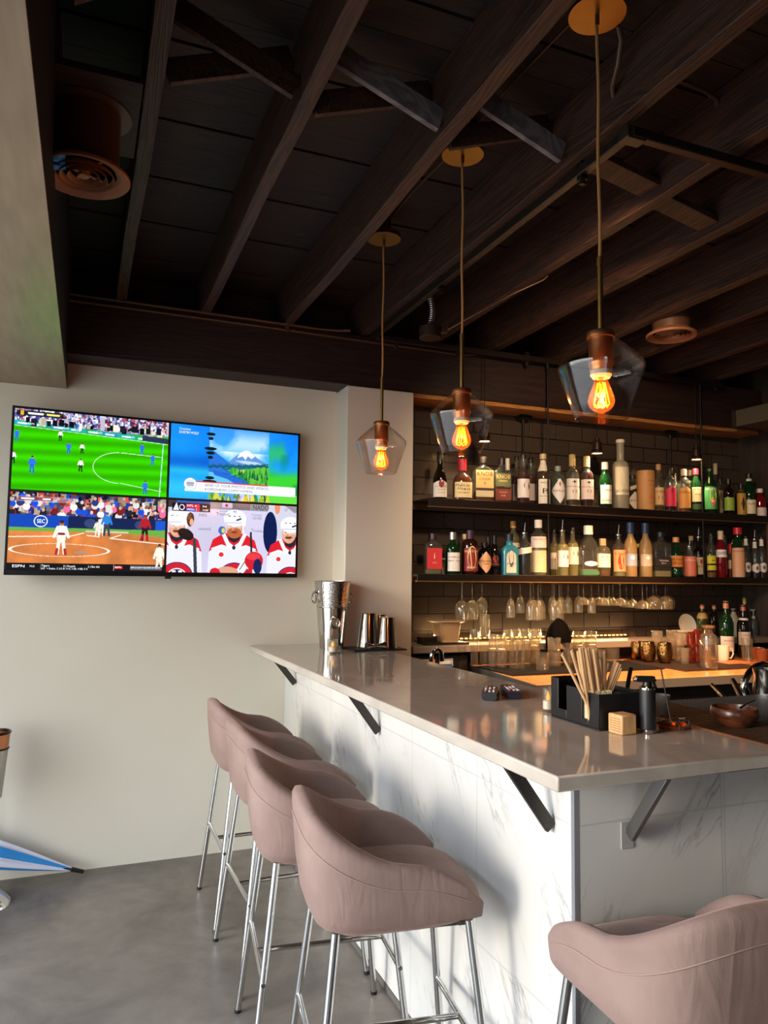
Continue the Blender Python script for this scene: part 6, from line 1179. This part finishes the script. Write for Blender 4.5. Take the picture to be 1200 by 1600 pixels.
# ================================================================ LIGHT
w=bpy.data.worlds.new('sky'); SC.world=w; w.use_nodes=True; nt=w.node_tree; nt.nodes.clear(); wo=nt.nodes.new('ShaderNodeOutputWorld'); bg=nt.nodes.new('ShaderNodeBackground')
tc=N(nt,'ShaderNodeTexCoord'); sp=N(nt,'ShaderNodeSeparateXYZ'); L(nt,tc.outputs['Generated'],sp.inputs[0])
mr=N(nt,'ShaderNodeMapRange'); mr.inputs['From Min'].default_value=-.2; mr.inputs['From Max'].default_value=.6; L(nt,sp.outputs[2],mr.inputs['Value'])
r=ramp(nt,mr.outputs[0],[(0,'8d8478'),(.22,'c9c2b6'),(.30,'e9edf0'),(1,'b9cde8')]); L(nt,r.outputs[0],bg.inputs[0]); bg.inputs[1].default_value=SKY
L(nt,bg.outputs[0],wo.inputs[0])
def portal(loc,rot,sx,sy):
    l=bpy.data.lights.new('opening_portal','AREA'); l.shape='RECTANGLE'; l.size=sx; l.size_y=sy; l.cycles.is_portal=True
    o=bpy.data.objects.new('opening_portal',l); COL.objects.link(o); o.location=loc; o.rotation_euler=rot; o['kind']='helper'
portal((-1.36,1.6,1.19),(0,R(-90),0),2.38,3.4)
portal((-1.05,-3.21,1.2),(R(90),0,0),.6,2.4)
su=bpy.data.lights.new('sun','SUN'); su.energy=SUN; su.angle=R(14); su.color=(1,.90,.76); so=bpy.data.objects.new('sun',su); COL.objects.link(so); so['kind']='helper'
dv=Vector((1.0,.25,-.24)).normalized(); so.rotation_euler=dv.to_track_quat('-Z','Y').to_euler(); so.location=(-6,-1,4)
def area(loc,tgt,sx,sy,e,col,nm='strip_light'):
    l=bpy.data.lights.new(nm,'AREA'); l.shape='RECTANGLE'; l.size=sx; l.size_y=sy; l.energy=e; l.color=col; o=bpy.data.objects.new(nm,l); COL.objects.link(o); o.location=loc; o['kind']='helper'
    o.rotation_euler=(Vector(tgt)-Vector(loc)).to_track_quat('-Z','Y').to_euler(); return o
area((2.65,4.07,LEDZ+.03),(2.65,3.9,LEDZ+.3),1.5,.02,4.2,(1,.72,.36),'led_light')
l=bpy.data.lights.new('warm_downlight','SPOT'); l.energy=520; l.color=(1,.50,.22); l.spot_size=R(62); l.spot_blend=.6; l.shadow_soft_size=.06
o=bpy.data.objects.new('warm_downlight',l); COL.objects.link(o); o.location=(2.9,2.6,2.74); o.rotation_euler=(Vector((2.9,3.4,.94))-o.location).to_track_quat('-Z','Y').to_euler(); o['kind']='helper'
l=bpy.data.lights.new('shelf_fill','SPOT'); l.energy=125; l.color=(1,.72,.45); l.spot_size=R(75); l.spot_blend=.8; l.shadow_soft_size=.08  # added spot with no fixture, brightens the bottles
o=bpy.data.objects.new('shelf_fill',l); COL.objects.link(o); o.location=(1.6,1.9,2.72); o.rotation_euler=(Vector((3.1,3.95,1.6))-o.location).to_track_quat('-Z','Y').to_euler(); o['kind']='helper'
SC.view_settings.view_transform='Standard'; SC.view_settings.look='None'; SC.view_settings.exposure=EXPOSURE; SC.view_settings.gamma=1; SC.view_settings.use_curve_mapping=False
cy=SC.cycles; cy.max_bounces=10; cy.diffuse_bounces=4; cy.glossy_bounces=5; cy.transmission_bounces=6; cy.transparent_max_bounces=40; cy.sample_clamp_indirect=4; cy.caustics_reflective=False; cy.caustics_refractive=False; cy.use_denoising=True
bpy.context.view_layer.update()
